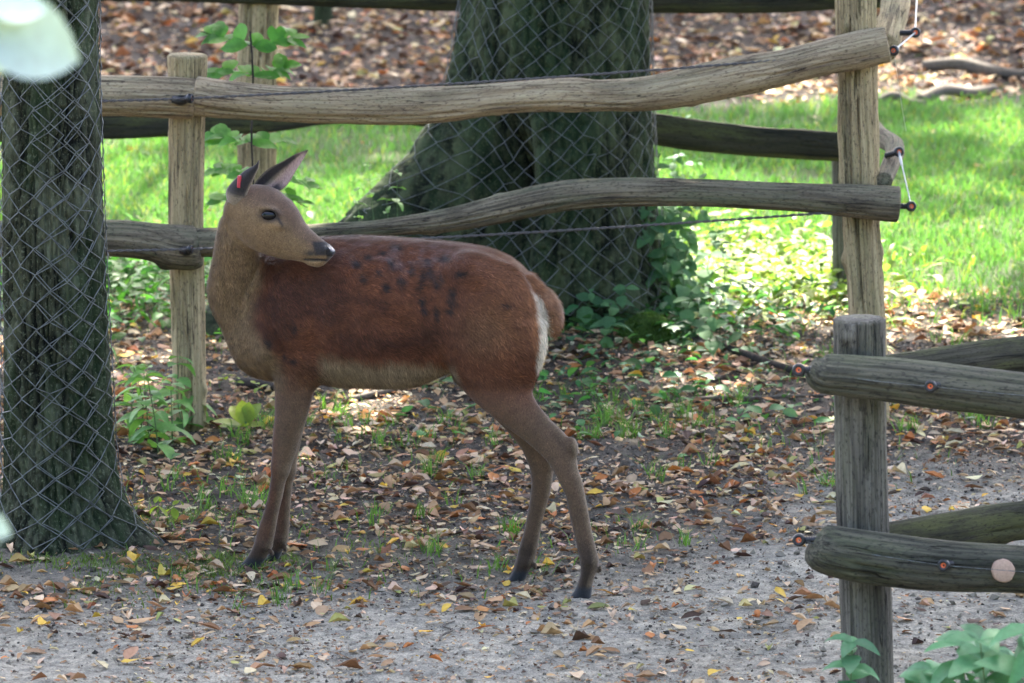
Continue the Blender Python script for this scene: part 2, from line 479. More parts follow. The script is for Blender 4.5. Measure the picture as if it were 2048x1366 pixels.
# ------------------------------------------------------------------ tree trunks
def trunk_mesh(name, base, zs, n_ring, rfun, cfun, furrow_f, furrow_d, seed):
    """rfun(ang, z) smooth radius, cfun(z) centre; the bark's plates and furrows are cut into the surface"""
    ang = np.linspace(0, 2 * math.pi, n_ring, endpoint=False)
    Z, A = np.meshgrid(zs, ang, indexing='ij')
    r = rfun(A, Z)
    cx, cy = np.cos(A), np.sin(A)
    warp = 0.6 * (fbm(cx * 4 + 9, cy * 4, Z * 3.0, 3, seed) - 0.5)
    f = fbm((cx + warp * 0.3) * furrow_f, (cy + warp * 0.3) * furrow_f, Z * 5.5, 4, seed + 3)
    ridge = np.abs(f - 0.5) * 2
    fur = 1 - sstep(0.02, 0.16, ridge)
    cross = 1 - sstep(0.02, 0.10, np.abs(fbm(cx * 7, cy * 7, Z * 16, 3, seed + 9) - 0.5) * 2)
    fur = np.clip(fur + 0.55 * cross, 0, 1)
    fine = fbm(cx * 26, cy * 26, Z * 30, 3, seed + 7) - 0.5
    rr = r - furrow_d * fur + furrow_d * 0.7 * fine
    c = cfun(Z)
    V = np.stack([base[0] + c[0] + rr * cx, base[1] + c[1] + rr * cy, Z], -1).reshape(-1, 3)
    nz = len(zs)
    i = np.arange(nz - 1)[:, None] * n_ring
    j = np.arange(n_ring)[None, :]
    j2 = (j + 1) % n_ring
    F = np.stack([i + j, i + j2, i + n_ring + j2, i + n_ring + j], -1).reshape(-1, 4)
    tc = np.stack([Z, cx * r, cy * r], -1).reshape(-1, 3)
    colr = np.repeat(fur.reshape(-1, 1), 3, 1)
    return mesh_np(name, V, F, True, colr, tc)

# near tree: contour of the left and right edge read from the trunk itself
zl = np.array([-0.15, 0.0, 0.06, 0.12, 0.20, 0.33, 0.60, 1.0, 1.4, 1.8, 3.0, 6.0])
hw = np.array([0.31, 0.272, 0.230, 0.198, 0.175, 0.166, 0.158, 0.151, 0.144, 0.136, 0.13, 0.09])
cxo = np.array([0.05, 0.035, 0.025, 0.018, 0.01, 0.004, 0.002, -0.004, -0.004, 0.004, 0.03, 0.05])
def near_r(A, Z):
    lobes = 1 + (0.16 * np.cos(3 * A + 0.6) + 0.10 * np.cos(5 * A + 2.0)) * np.exp(-np.maximum(Z, 0) / 0.14)
    return np.interp(Z, zl, hw) * lobes * (1 + 0.02 * np.cos(2 * A))
def near_c(Z):
    return np.interp(Z, zl, cxo), 0.0 * Z
zs_near = np.concatenate([np.arange(-0.1, 1.95, 0.0065), np.arange(2.0, 6.6, 0.12)])
tree = thing('tree', 'dark barked tree trunk wrapped in wire netting beside the deer\'s chest', 'tree', (NEAR_TREE[0], NEAR_TREE[1], 0))
link('trunk', trunk_mesh('near_trunk', NEAR_TREE, zs_near, 230, near_r, near_c, 10.0, 0.013, 100), M['bark_near'], tree)
NEAR_TREE_OBJ = tree

# oak with a buttress root
TH0 = R(187)
zb = np.array([-0.2, 0.0, 0.12, 0.25, 0.40, 0.57, 0.67, 0.79, 0.95, 1.25, 2.0, 7.0])
lob = np.array([1.15, 1.02, 0.86, 0.66, 0.46, 0.30, 0.20, 0.125, 0.065, 0.012, 0.0, 0.0])
rb = np.array([0.52, 0.46, 0.43, 0.405, 0.385, 0.372, 0.368, 0.363, 0.357, 0.350, 0.335, 0.24])
def oak_r(A, Z, detail=1.0):
    d = np.angle(np.exp(1j * (A - TH0)))
    r = np.interp(Z, zb, rb) + np.interp(Z, zb, lob) * np.exp(-(d / 0.36) ** 2)
    d2 = np.angle(np.exp(1j * (A - R(238))))
    r = r - detail * 0.25 * np.exp(-(d2 / 0.27) ** 4) * np.exp(-((Z - 0.52) / 0.28) ** 2)      # the hollow beside the root
    d3 = np.angle(np.exp(1j * (A - R(312))))
    r = r + 0.16 * np.exp(-(d3 / 0.35) ** 2) * np.exp(-np.maximum(Z, 0) / 0.16) + 0.14 * np.exp(-(np.angle(np.exp(1j * (A - R(20)))) / 0.4) ** 2) * np.exp(-np.maximum(Z, 0) / 0.2)
    return r * (1 + 0.02 * np.cos(4 * A + Z))
def oak_c(Z):
    return 0.0 * Z, 0.0 * Z
zs_oak = np.concatenate([np.arange(-0.1, 1.6, 0.0085), np.arange(1.65, 7.2, 0.14)])
oak = thing('tree', 'thick mossy oak trunk with wide root, netting around it, behind the log rails', 'tree', (OAK[0], OAK[1], 0))
link('trunk', trunk_mesh('oak_trunk', OAK, zs_oak, 260, oak_r, oak_c, 13.0, 0.016, 200), M['bark_oak'], oak)
OAK_OBJ = oak

# ------------------------------------------------------------------ chain link guards: every zigzag wire is a wire of its own
def wires_tube(P, r, n=4):
    T = np.gradient(P, axis=0); T /= np.linalg.norm(T, axis=1)[:, None] + 1e-9
    a = np.array([0.3, -0.9, 0.2])
    Nn = np.cross(T, a); Nn /= np.linalg.norm(Nn, axis=1)[:, None] + 1e-9
    Bn = np.cross(T, Nn)
    ang = np.arange(n) / n * 2 * math.pi
    V = (P[:, None, :] + r * (np.cos(ang)[None, :, None] * Nn[:, None, :] + np.sin(ang)[None, :, None] * Bn[:, None, :])).reshape(-1, 3)
    i = np.arange(len(P) - 1)[:, None] * n
    j = np.arange(n)[None, :]
    j2 = (j + 1) % n
    return V, np.stack([i + j, i + j2, i + n + j2, i + n + j], -1).reshape(-1, 4)
def guard(label, base, rfun, cfun, z0, z1, spacing, r_mean, start, wrap, wr, seed, dz, tilt=0.0, gap=0.004, slack=1.0):
    g = thing('wire_netting', label, 'wire netting', (base[0], base[1], max(0.02, z0)))
    rs = np.random.default_rng(seed)
    n = int(wrap * r_mean / spacing)
    dth = wrap / n
    ph = rs.uniform(0, 6, 8)
    for i in range(n):
        nz = int((z1 - z0) / dz)
        k = np.arange(nz)
        th = start + i * dth + np.where((k + i) % 2 == 0, -1, 1) * dth * 0.52
        z = z0 + k * dz
        # slack: the netting is pulled out of shape in places
        th = th + slack * 0.45 * dth * (fbm(th * 2.5, z * 3.5, 0, 3, seed) - 0.5) * 2 + tilt * (z - z0)
        z = z + slack * 0.8 * dz * (fbm(th * 2.5 + 9, z * 3.5, 0, 3, seed + 4) - 0.5) * 2
        hard = rs.random(nz) < 0.06
        z = z + np.where(hard, rs.uniform(-0.4, 0.4, nz) * dz, 0)
        # finer polyline with rounded knuckles
        tt = np.repeat(th, 3); zz = np.repeat(z, 3)
        tt[0:-3:3] = tt[0:-3:3]
        frac = np.tile([-0.10, 0.0, 0.10], nz)
        nxt_t, nxt_z = np.append(th[1:], th[-1]), np.append(z[1:], z[-1])
        prv_t, prv_z = np.insert(th[:-1], 0, th[0]), np.insert(z[:-1], 0, z[0])
        nt_, nz_ = np.repeat(nxt_t, 3), np.repeat(nxt_z, 3)
        pt_, pz_ = np.repeat(prv_t, 3), np.repeat(prv_z, 3)
        f = np.abs(frac)
        tt = np.where(frac < 0, tt * (1 - f) + pt_ * f, np.where(frac > 0, tt * (1 - f) + nt_ * f, tt))
        zz = np.where(frac < 0, zz * (1 - f) + pz_ * f, np.where(frac > 0, zz * (1 - f) + nz_ * f, zz))
        rad = rfun(tt, np.maximum(zz, 0.03)) + gap + 0.006 * (i / max(n - 1, 1)) + np.repeat(np.where((k + i) % 2 == 0, 0.0018, -0.0018), 3) + 0.005 * fbm(tt * 3, zz * 4, 0, 2, seed + 8)
        c = cfun(zz)
        Pp = np.stack([base[0] + c[0] + rad * np.cos(tt), base[1] + c[1] + rad * np.sin(tt), zz], -1)
        V, F = wires_tube(Pp, wr)
        link('wire', mesh_np('wire', V, F, True), M['wire'], g)
    return g
guard('rusty grey diamond wire netting hugging the dark trunk beside the deer\'s chest', NEAR_TREE, near_r, near_c, 0.055, 1.92, 0.047, 0.17, R(262), 2 * math.pi + 1.15, 0.0016, 3, 0.041, 0.0)
def oak_rs(A, Z):
    return 0.5 * oak_r(A, Z, 0.2) + 0.25 * oak_r(A + 0.12, Z, 0.2) + 0.25 * oak_r(A - 0.12, Z, 0.2)
guard('slack diamond wire netting stretched around the thick mossy oak and its root', OAK, oak_rs, oak_c, 0.10, 1.55, 0.050, 0.40, R(75), 2 * math.pi + 0.5, 0.0014, 9, 0.044, 0.0, 0.008, 1.9)
# torn ends hanging from the oak's netting over the hollow
torn = None

# ------------------------------------------------------------------ fences
def log_disp(seed, amp=0.07, fine=0.03, knots=3, crack=0.0):
    rs = np.random.default_rng(seed)
    ks = [(rs.uniform(0.1, 2.2), rs.uniform(0, 6.28), rs.uniform(0.10, 0.22)) for _ in range(knots)]
    def f(S, A, RR):
        ca, sa = np.cos(A), np.sin(A)
        d = amp * RR * 2 * (fbm(S * 2.2 + seed, ca * 0.9 + 3, sa * 0.9, 3, seed) - 0.5)
        d = d + fine * RR * 2 * (fbm(S * 7, ca * 9, sa * 9, 3, seed + 2) - 0.5)
        groove = 1 - sstep(0.0, 0.05, np.abs(fbm(S * 0.8, ca * 4, sa * 4, 2, seed + 5) - 0.5))
        d = d - 0.045 * RR * groove
        if crack:
            cr = 1 - sstep(0.004, 0.022, np.abs(fbm(S * 0.7 + 3, ca * 2.6, sa * 2.6, 2, seed + 11) - 0.5))
            d = d - crack * RR * cr * sstep(0.40, 0.52, fbm(S * 2.5, ca * 2, sa * 2, 2, seed + 13))
        for s0, a0, h in ks:
            da = np.angle(np.exp(1j * (A - a0)))
            d = d + h * RR * np.exp(-((S - s0) / 0.025) ** 2 - (da / 0.32) ** 2)
        return d
    return f
def log(name, pts, rad, mat, parent, seed, n_len=120, n_ring=40, amp=0.07, flat=None, fine=0.05, knots=4, crack=0.16):
    return link(name, tube(name, pts, rad, int(n_len * 1.5), int(n_ring * 1.8), log_disp(seed, amp, fine, knots, crack), True, flat), mat, parent)
def px_rail(pts, Y, dY=0.0):
    """a rail whose edges are read as (x, top y, bottom y): centre line and radius at depth Y (+dY at the far end)"""
    C, r = [], []
    n = len(pts)
    for i, (x, a, b_) in enumerate(pts):
        yy = Y + dY * i / (n - 1)
        p, q = at(x, a, yy), at(x, b_, yy)
        C.append((p + q) / 2); r.append(np.linalg.norm(p - q) / 2)
    return C, r
def px_post(pts, Y, z_bottom=-0.08):
    """a post whose edges are read as (y, left x, right x)"""
    C, r = [], []
    for (y, a, b_) in pts:
        p, q = at(a, y, Y), at(b_, y, Y)
        C.append((p + q) / 2); r.append(np.linalg.norm(p - q) / 2)
    last = C[-1]
    if last[2] > z_bottom:
        d = (C[-1] - C[0]) / (C[-1][2] - C[0][2])
        C.append(last + d * (z_bottom - last[2])); r.append(r[-1] * 1.02)
    return C[::-1], r[::-1]
def insulator(parent, p, direction, size=1.0, ring_dir=None):
    """screw-in ring insulator: ribbed stem, ring head and orange insert"""
    d = np.array(direction, float); d /= np.linalg.norm(d)
    p = np.array(p, float)
    L, rr = 0.040 * size, 0.0085 * size
    prof = []
    for k in range(13):
        t = k / 12
        prof.append((t * L, rr * (1.35 if k % 2 else 0.95)))
    pts = [p + d * s for s, _ in prof]
    o = link('insulator', tube('insulator', pts, [q for _, q in prof], 25, 12), M['plastic'], parent)
    head = p + d * (L + 0.012 * size)
    n = np.array([0, -1.0, 0.15]) if ring_dir is None else np.array(ring_dir, float)
    n /= np.linalg.norm(n)
    a = np.cross(n, [0, 0, 1.0]); a /= np.linalg.norm(a)
    b2 = np.cross(n, a)
    def torus(Rr, rt, squash=1.0):
        A = np.linspace(0, 2 * math.pi, 20, endpoint=False); Bq = np.linspace(0, 2 * math.pi, 8, endpoint=False)
        AA, BB = np.meshgrid(A, Bq, indexing='ij')
        V = head + ((Rr + rt * np.cos(BB)) * np.cos(AA))[..., None] * a + ((Rr + rt * np.cos(BB)) * np.sin(AA))[..., None] * b2 + (rt * squash * np.sin(BB))[..., None] * n
        i, j = np.meshgrid(np.arange(20), np.arange(8), indexing='ij')
        i2, j2 = (i + 1) % 20, (j + 1) % 8
        return V.reshape(-1, 3), np.stack([i * 8 + j, i2 * 8 + j, i2 * 8 + j2, i * 8 + j2], -1).reshape(-1, 4)
    V, F = torus(0.0125 * size, 0.0062 * size, 1.7)
    link('ring', mesh_np('ring', V, F), M['plastic'], o)
    V, F = torus(0.0062 * size, 0.0030 * size, 2.2)
    link('insert', mesh_np('insert', V, F), M['orange'], o)
    return head
def twisted_wire(name, a, b_, parent, sag=0.02, r=0.0030, mat='rope', turns=34):
    a, b_ = np.array(a, float), np.array(b_, float)
    L = np.linalg.norm(b_ - a)
    n = int(L * turns * 6) + 4
    t = np.linspace(0, 1, n)
    base = a + (b_ - a) * t[:, None]
    base[:, 2] -= sag * 4 * t * (1 - t)
    Vs, Fs, o = [], [], 0
    for k in (0, math.pi):
        w = t * L * turns * 2 * math.pi / 2 + k
        Pp = base + r * 0.85 * (np.cos(w)[:, None] * np.array([0, 0, 1.0]) + np.sin(w)[:, None] * np.array([0, 1.0, 0]))
        V, F = wires_tube(Pp, r * 0.8)
        Vs.append(V); Fs.append(F + o); o += len(V)
    return link(name, mesh_np(name, np.vstack(Vs), np.vstack(Fs)), M[mat], parent)
def plain_wire(name, pts, parent, r=0.0022, mat='white_wire'):
    C, rr = smooth_path(pts, [r] * len(pts), 30)
    V, F = wires_tube(C, r, 6)
    return link(name, mesh_np(name, V, F), M[mat], parent)
def stub(parent, p, r, depth, mat):
    """a knot or dark nail plate"""
    return None

# -- the log fence behind the deer
YF = 2.30
fb = on_ground(380, 862)
fence = thing('log_fence', 'weathered two-rail log fence running behind the deer to a split corner post', 'fence', (fb[0], YF, 0))
C, r = px_post([(112, 334, 416), (200, 337, 412), (440, 337, 407), (700, 344, 412), (850, 347, 414)], YF + 0.075)
log('post', C, r, M['post'], fence, 31, 110, 48, 0.04, fine=0.05)
C, r = px_rail([(-520, 150, 236), (-200, 146, 232), (60, 150, 232), (200, 150, 231), (300, 152, 233), (372, 155, 236), (389, 158, 236)], YF)
log('rail', C, r, M['rail'], fence, 32, 110, 40, 0.05)
C, r = px_rail([(392, 152, 232), (450, 161, 237), (560, 172, 243), (700, 176, 247), (790, 174, 249), (900, 172, 243), (1000, 165, 229), (1100, 157, 224), (1150, 155, 225), (1210, 159, 223), (1300, 151, 222), (1400, 129, 208), (1480, 112, 192), (1560, 100, 172), (1640, 82, 151), (1720, 62, 137), (1773, 52, 124)], YF, -0.02)
log('rail', C, r, M['rail'], fence, 33, 260, 40, 0.05)
C, r = px_rail([(-520, 440, 516), (-200, 438, 514), (60, 442, 512), (220, 440, 512), (300, 446, 522), (350, 450, 537), (385, 452, 540), (398, 456, 534)], YF)
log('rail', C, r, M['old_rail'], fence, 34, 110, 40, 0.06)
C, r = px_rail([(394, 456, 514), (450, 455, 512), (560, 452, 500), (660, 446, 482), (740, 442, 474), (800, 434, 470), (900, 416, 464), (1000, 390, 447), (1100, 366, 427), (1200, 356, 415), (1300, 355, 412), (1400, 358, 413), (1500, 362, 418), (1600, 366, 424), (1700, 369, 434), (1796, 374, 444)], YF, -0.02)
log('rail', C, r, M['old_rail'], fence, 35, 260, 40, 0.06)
# corner post and the two rails that turn away from the corner
C, r = px_post([(-70, 1669, 1752), (0, 1670, 1753), (200, 1676, 1754), (300, 1679, 1757), (450, 1688, 1760), (640, 1700, 1770), (700, 1703, 1773)], YF + 0.085)
log('post', C, r, M['post'], fence, 36, 150, 60, 0.09, fine=0.12, knots=8, crack=0.4)
a0, a1 = at(1772, 96, YF + 0.03), at(1776, -70, YF + 1.5)
log('rail', [a0, (a0 + a1) / 2 + np.array([0.03, 0, 0.02]), a1, a1 + (a1 - a0) * 1.2], [0.047, 0.052, 0.05, 0.05], M['post'], fence, 37, 90, 36, 0.05)
a0, a1 = at(1768, 362, YF + 0.05), at(1756, 268, YF + 1.3)
log('rail', [a0, (a0 + a1) / 2 + np.array([0.05, 0, 0.03]), a1, a1 + (a1 - a0) * 1.0 + np.array([-0.1, 0, 0])], [0.030, 0.034, 0.034, 0.03], M['old_rail'], fence, 38, 90, 36, 0.05)
# second stake behind the corner post
C, r = px_post([(60, 1744, 1764), (300, 1748, 1766), (430, 1752, 1768)], YF + 0.23)
# insulators and twisted wires
h1 = insulator(fence, at(1758, 100, YF - 0.035), (1, -0.35, 0), 1.0, (-0.35, -1, 0.2))
h2 = insulator(fence, at(1800, 66, YF + 0.12), (1, -0.2, 0.05), 1.0, (0.3, -1, 0.2))
h3 = insulator(fence, at(1792, 412, YF - 0.03), (1, -0.15, 0), 1.0, (0.2, -1, 0.2))
h4 = insulator(fence, at(1770, 312, YF + 0.30), (1, -0.3, 0.35), 1.0, (0.2, -1, 0.2))
i1 = insulator(fence, at(372, 196, YF - 0.072), (0.35, -1, 0.1), 0.95, (1, -0.35, 0))
i2 = insulator(fence, at(374, 497, YF - 0.078), (0.35, -1, 0.1), 0.8, (1, -0.35, 0))
for (x0, x1, yy, dy) in ((346, 376, 199, -0.066), (362, 384, 500, -0.074)):
    link('fixing_plate', tube('fixing_plate', [at(x0, yy, YF + dy), at((x0 + x1) / 2, yy + 2, YF + dy - 0.006), at(x1, yy, YF + dy)], [0.014, 0.019, 0.013], 12, 12, log_disp(int(x0), 0.25, 0.2, 0)), M['plastic'], fence)
twisted_wire('wire', i1, h1, fence, 0.012)
twisted_wire('wire', i2, h3, fence, 0.012)
twisted_wire('wire', at(-520, 206, YF - 0.12), i1, fence, 0.01)
twisted_wire('wire', at(-520, 500, YF - 0.12), i2, fence, 0.01)
plain_wire('wire', [h1, (h1 + h2) / 2, h2], fence, 0.0032)
top = at(1838, -90, YF + 1.2)
plain_wire('wire', [h2, (h2 + top) / 2, top], fence, 0.0024)
plain_wire('wire', [h4, (h4 + h3) / 2, h3], fence, 0.0026)
plain_wire('wire', [h4, h4 * 0.75 + h3 * 0.25], fence, 0.0045)
low = at(1812, 262, YF + 1.0)
plain_wire('wire', [h1, (h1 + low) / 2 + np.array([0, 0, -0.01]), low], fence, 0.0007)

# -- the second fence, beyond the oak
YB = 5.05
fence2 = thing('log_fence', 'dark split-rail fence beyond the oak, in front of the meadow', 'fence', (at(515, 500, YB)[0], YB, 0))
C, r = px_post([(-60, 479, 556), (0, 478, 556), (150, 474, 552), (250, 472, 552), (340, 478, 552), (500, 480, 556)], YB + 0.09)
log('post', C, r, M['post'], fence2, 41, 120, 48, 0.10, fine=0.10, crack=0.4)
C, r = px_post([(300, 1664, 1720), (440, 1664, 1722), (600, 1666, 1724)], YB + 0.1)
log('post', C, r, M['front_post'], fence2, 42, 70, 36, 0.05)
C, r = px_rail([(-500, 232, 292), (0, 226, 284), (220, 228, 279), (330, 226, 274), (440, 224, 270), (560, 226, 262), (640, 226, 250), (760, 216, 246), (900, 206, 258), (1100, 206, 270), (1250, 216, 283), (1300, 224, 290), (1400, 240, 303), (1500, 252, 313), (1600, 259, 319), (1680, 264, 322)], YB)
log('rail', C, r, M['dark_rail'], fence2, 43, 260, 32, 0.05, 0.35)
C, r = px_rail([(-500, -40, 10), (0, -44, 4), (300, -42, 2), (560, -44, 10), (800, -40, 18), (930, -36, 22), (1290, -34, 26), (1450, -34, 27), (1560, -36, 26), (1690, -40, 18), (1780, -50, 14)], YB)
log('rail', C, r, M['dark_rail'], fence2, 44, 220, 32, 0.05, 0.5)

# -- the fence at the right, near the camera
YN = -1.90
fence3 = thing('log_fence', 'grey two-rail log fence end with orange-eyed insulators beside the dirt path', 'fence', (at(1725, 900, YN)[0], YN + 0.1, 0))
C, r = px_post([(640, 1666, 1771), (700, 1667, 1771), (820, 1668, 1773), (1000, 1672, 1776), (1200, 1680, 1783), (1366, 1686, 1788)], YN + 0.115)
log('post', C, r, M['front_post'], fence3, 51, 150, 52, 0.03, fine=0.035)
C, r = px_rail([(1622, 712, 758), (1645, 708, 785), (1700, 711, 792), (1800, 717, 806), (1900, 728, 820), (2048, 746, 836), (2250, 772, 862), (2600, 800, 900)], YN)
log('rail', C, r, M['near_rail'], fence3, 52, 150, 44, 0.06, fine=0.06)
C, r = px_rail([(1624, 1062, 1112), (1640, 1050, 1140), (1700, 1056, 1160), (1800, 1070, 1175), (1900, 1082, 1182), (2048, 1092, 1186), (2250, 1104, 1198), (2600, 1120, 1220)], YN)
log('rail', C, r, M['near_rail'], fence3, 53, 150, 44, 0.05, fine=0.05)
for (y0, y1, y2, sd) in ((704, 668, 640, 54), (1040, 996, 950, 55)):
    a, b1, b2_ = at(1745, y0 + 44, YN + 0.26), at(2048, y1 + 44, YN + 0.75), at(2500, y2 + 44, YN + 1.3)
    log('rail', [a, (a + b1) / 2, b1, b2_], [0.048, 0.053, 0.056, 0.056], M['dark_rail'], fence3, sd, 110, 32, 0.05, 0.5)
kp = at(2006, 1142, YN - 0.068)
link('branch_stub', tube('branch_stub', [kp + np.array([0, 0.05, -0.008]), kp + np.array([0, -0.014, 0.003])], [0.032, 0.030], 8, 24, log_disp(77, 0.08, 0.04, 0)), M['sawn'], fence3)
e1 = insulator(fence3, at(1634, 740, YN - 0.01), (-1, -0.25, 0.05), 0.95, (-0.25, -1, 0.15))
e2 = insulator(fence3, at(1876, 770, YN - 0.055), (-0.55, -1, 0.1), 0.9, (-0.3, -1, 0.15))
e3 = insulator(fence3, at(1634, 1080, YN - 0.01), (-1, -0.25, 0.05), 0.95, (-0.25, -1, 0.15))
e4 = insulator(fence3, at(1902, 1127, YN - 0.06), (-0.55, -1, 0.1), 0.9, (-0.3, -1, 0.15))
for s, e, y in ((e1, e2, 800), (e3, e4, 1146)):
    twisted_wire('wire', s, e, fence3, 0.004, 0.0007, 'wire')
    twisted_wire('wire', e, at(2400, y + 18, YN - 0.12), fence3, 0.004, 0.0007, 'wire')

# ------------------------------------------------------------------ the deer
YAW = R(20)
DO = np.array([-0.31, -0.02, 0.0])
EU = np.array([math.cos(YAW), -math.sin(YAW), 0.0])     # towards the tail
EW = np.array([-math.sin(YAW), -math.cos(YAW), 0.0])    # towards the side we see
EV = np.array([0, 0, 1.0])
def UV(px, py, w=0.0):
    d = ray(px, py)
    o = CAM - (DO + EW * w)
    t = -o.dot(EW) / d.dot(EW)
    p = o + d * t
    return np.array([p.dot(EU), p[2]])
H = 0.005
U0, U1, W0, W1, V0, V1 = -0.72, 0.72, -0.20, 0.30, -0.02, 1.25
ug, wg, vg = np.arange(U0, U1, H), np.arange(W0, W1, H), np.arange(V0, V1, H)
FLD = np.full((len(ug), len(wg), len(vg)), 0.5, np.float32)
def box(u0, u1, w0, w1, v0, v1, mg=0.05):
    def ix(g, a, b): return slice(max(0, int((a - mg - g[0]) / H)), min(len(g), int((b + mg - g[0]) / H) + 1))
    return ix(ug, u0, u1), ix(wg, w0, w1), ix(vg, v0, v1)
def blend(sl, d, k):
    a = FLD[sl]
    h = np.clip(0.5 + 0.5 * (a - d) / k, 0, 1)
    FLD[sl] = a * (1 - h) + d * h - k * h * (1 - h)
def grids(sl):
    return np.meshgrid(ug[sl[0]], wg[sl[1]], vg[sl[2]], indexing='ij', sparse=True)
def sm_interp(x, xp, fp, s):
    """interpolation with softened corners"""
    xp, fp = np.asarray(xp, float), np.asarray(fp, float)
    o = np.argsort(xp); xp, fp = xp[o], fp[o]
    r = 0
    for k, wt in ((-1.5, 0.12), (-0.75, 0.23), (0, 0.3), (0.75, 0.23), (1.5, 0.12)):
        r = r + wt * np.interp(x + k * s, xp, fp)
    return r
def horizontal(st, w0, k, power=2.0):
    """st: (x px, top y, bottom y, half width) read along the body"""
    A = []
    for x, t, b_, hw_ in st:
        p, q = UV(x, t, w0), UV(x, b_, w0)
        A.append(((p[0] + q[0]) / 2, p[1], q[1], hw_))
    A = np.array(A)
    sl = box(A[:, 0].min(), A[:, 0].max(), w0 - A[:, 3].max(), w0 + A[:, 3].max(), A[:, 2].min(), A[:, 1].max())
    Ug, Wg, Vg = grids(sl)
    t, b_, hw_ = (sm_interp(Ug, A[:, 0], A[:, i], 0.012) for i in (1, 2, 3))
    a, zc = np.maximum((t - b_) / 2, 0.004), (t + b_) / 2
    hw_ = np.maximum(hw_, 0.004)
    q = (np.abs((Vg - zc) / a) ** power + np.abs((Wg - w0) / hw_) ** power) ** (1 / power)
    d = (q - 1) * np.minimum(a, hw_)
    du = np.maximum(A[:, 0].min() - Ug, 0) + np.maximum(Ug - A[:, 0].max(), 0)
    blend(sl, np.where(du > 0, np.sqrt(np.maximum(d, 0) ** 2 + du ** 2), d).astype(np.float32), k)
def vertical(st, k, vmin=None, wref=0.0):
    """st: (y px, left x, right x, depth radius, w) read down a limb"""
    A = []
    for y, l, r_, rw, w in st:
        p, q = UV(l, y, w), UV(r_, y, w)
        A.append(((p[1] + q[1]) / 2, (p[0] + q[0]) / 2, max((q[0] - p[0]) / 2, 0.004), rw, w))
    A = np.array(A)
    if vmin is not None:
        A[A[:, 0].argmin(), 0] = vmin
    sl = box((A[:, 1] - A[:, 2]).min(), (A[:, 1] + A[:, 2]).max(), (A[:, 4] - A[:, 3]).min(), (A[:, 4] + A[:, 3]).max(), A[:, 0].min(), A[:, 0].max())
    Ug, Wg, Vg = grids(sl)
    uc, ru, rw, wc = (sm_interp(Vg, A[:, 0], A[:, i], 0.006) for i in (1, 2, 3, 4))
    if vmin is not None:
        slim = 0.0030 * (1 - sstep(0.40, 0.55, Vg)) + 0.0012 * np.exp(-((Vg - 0.19) / 0.07) ** 2)
        ru, rw = ru - slim, rw - 0.6 * slim
    q = np.sqrt(((Ug - uc) / ru) ** 2 + ((Wg - wc) / rw) ** 2)
    # slanted limbs: shrink the distance by the slope
    sl_ = np.gradient(np.interp(vg, np.sort(A[:, 0]), A[np.argsort(A[:, 0]), 1]), H)
    slope = np.interp(Vg, vg, sl_)
    d = (q - 1) * np.minimum(ru, rw) / np.sqrt(1 + 0.6 * slope ** 2)
    dv = np.maximum(A[:, 0].min() - Vg, 0) + np.maximum(Vg - A[:, 0].max(), 0)
    blend(sl, np.where(dv > 0, np.sqrt(np.maximum(d, 0) ** 2 + dv ** 2), d).astype(np.float32), k)
def ball(px, py, w, ru, rw, rv, k, tilt=0.0, cut=False):
    c = UV(px, py, w)
    m_ = max(ru, rw, rv)
    sl = box(c[0] - m_, c[0] + m_, w - m_, w + m_, c[1] - m_, c[1] + m_)
    Ug, Wg, Vg = grids(sl)
    x, y = Ug - c[0], Vg - c[1]
    x, y = x * math.cos(tilt) + y * math.sin(tilt), -x * math.sin(tilt) + y * math.cos(tilt)
    d = (np.sqrt((x / ru) ** 2 + (y / rv) ** 2 + ((Wg - w) / rw) ** 2) - 1) * min(ru, rw, rv)
    if cut:
        a = FLD[sl]
        h = np.clip(0.5 - 0.5 * (a + d) / k, 0, 1)
        FLD[sl] = a * (1 - h) + (-d) * h + k * h * (1 - h)
    else:
        blend(sl, d.astype(np.float32), k)
# trunk of the body
horizontal([(468, 660, 700, 0.02), (478, 630, 724, 0.055), (490, 585, 740, 0.08), (505, 530, 750, 0.098), (520, 504, 755, 0.108), (545, 492, 760, 0.118), (580, 484, 763, 0.122), (620, 477, 765, 0.128), (660, 474, 768, 0.138), (700, 472, 772, 0.150), (760, 474, 777, 0.158), (810, 478, 777, 0.152), (850, 481, 766, 0.140), (890, 484, 747, 0.130), (930, 489, 730, 0.128), (970, 496, 728, 0.130), (1005, 511, 712, 0.124), (1035, 537, 700, 0.115), (1060, 562, 690, 0.095), (1080, 588, 682, 0.07), (1093, 612, 668, 0.045), (1098, 625, 655, 0.02)], 0.0, 0.02, 2.25)
# neck: rises from the chest, bends over to the near side
vertical([(400, 470, 510, 0.045, 0.150), (440, 442, 522, 0.055, 0.148), (480, 434, 518, 0.060, 0.135), (512, 429, 514, 0.063, 0.115), (545, 423, 511, 0.066, 0.092), (572, 417, 508, 0.068, 0.072), (598, 420, 508, 0.072, 0.050), (622, 429, 512, 0.076, 0.032), (650, 445, 524, 0.080, 0.015), (690, 463, 540, 0.085, 0.004), (725, 480, 560, 0.07, 0.0)], 0.022)
# shoulder and thigh muscles on both sides
for s in (1, -1):
    ball(585, 640, 0.085 * s, 0.085, 0.064, 0.17, 0.030, 0.30)
    ball(618, 715, 0.088 * s, 0.062, 0.044, 0.062, 0.022, 0.4)
    ball(545, 690, 0.070 * s, 0.05, 0.05, 0.07, 0.03, 0.0)
    ball(985, 630, 0.085 * s, 0.125, 0.066, 0.165, 0.034, -0.25)
    ball(940, 545, 0.085 * s, 0.06, 0.04, 0.05, 0.04, -0.3)
    ball(1020, 690, 0.075 * s, 0.10, 0.062, 0.13, 0.04, 0.0)
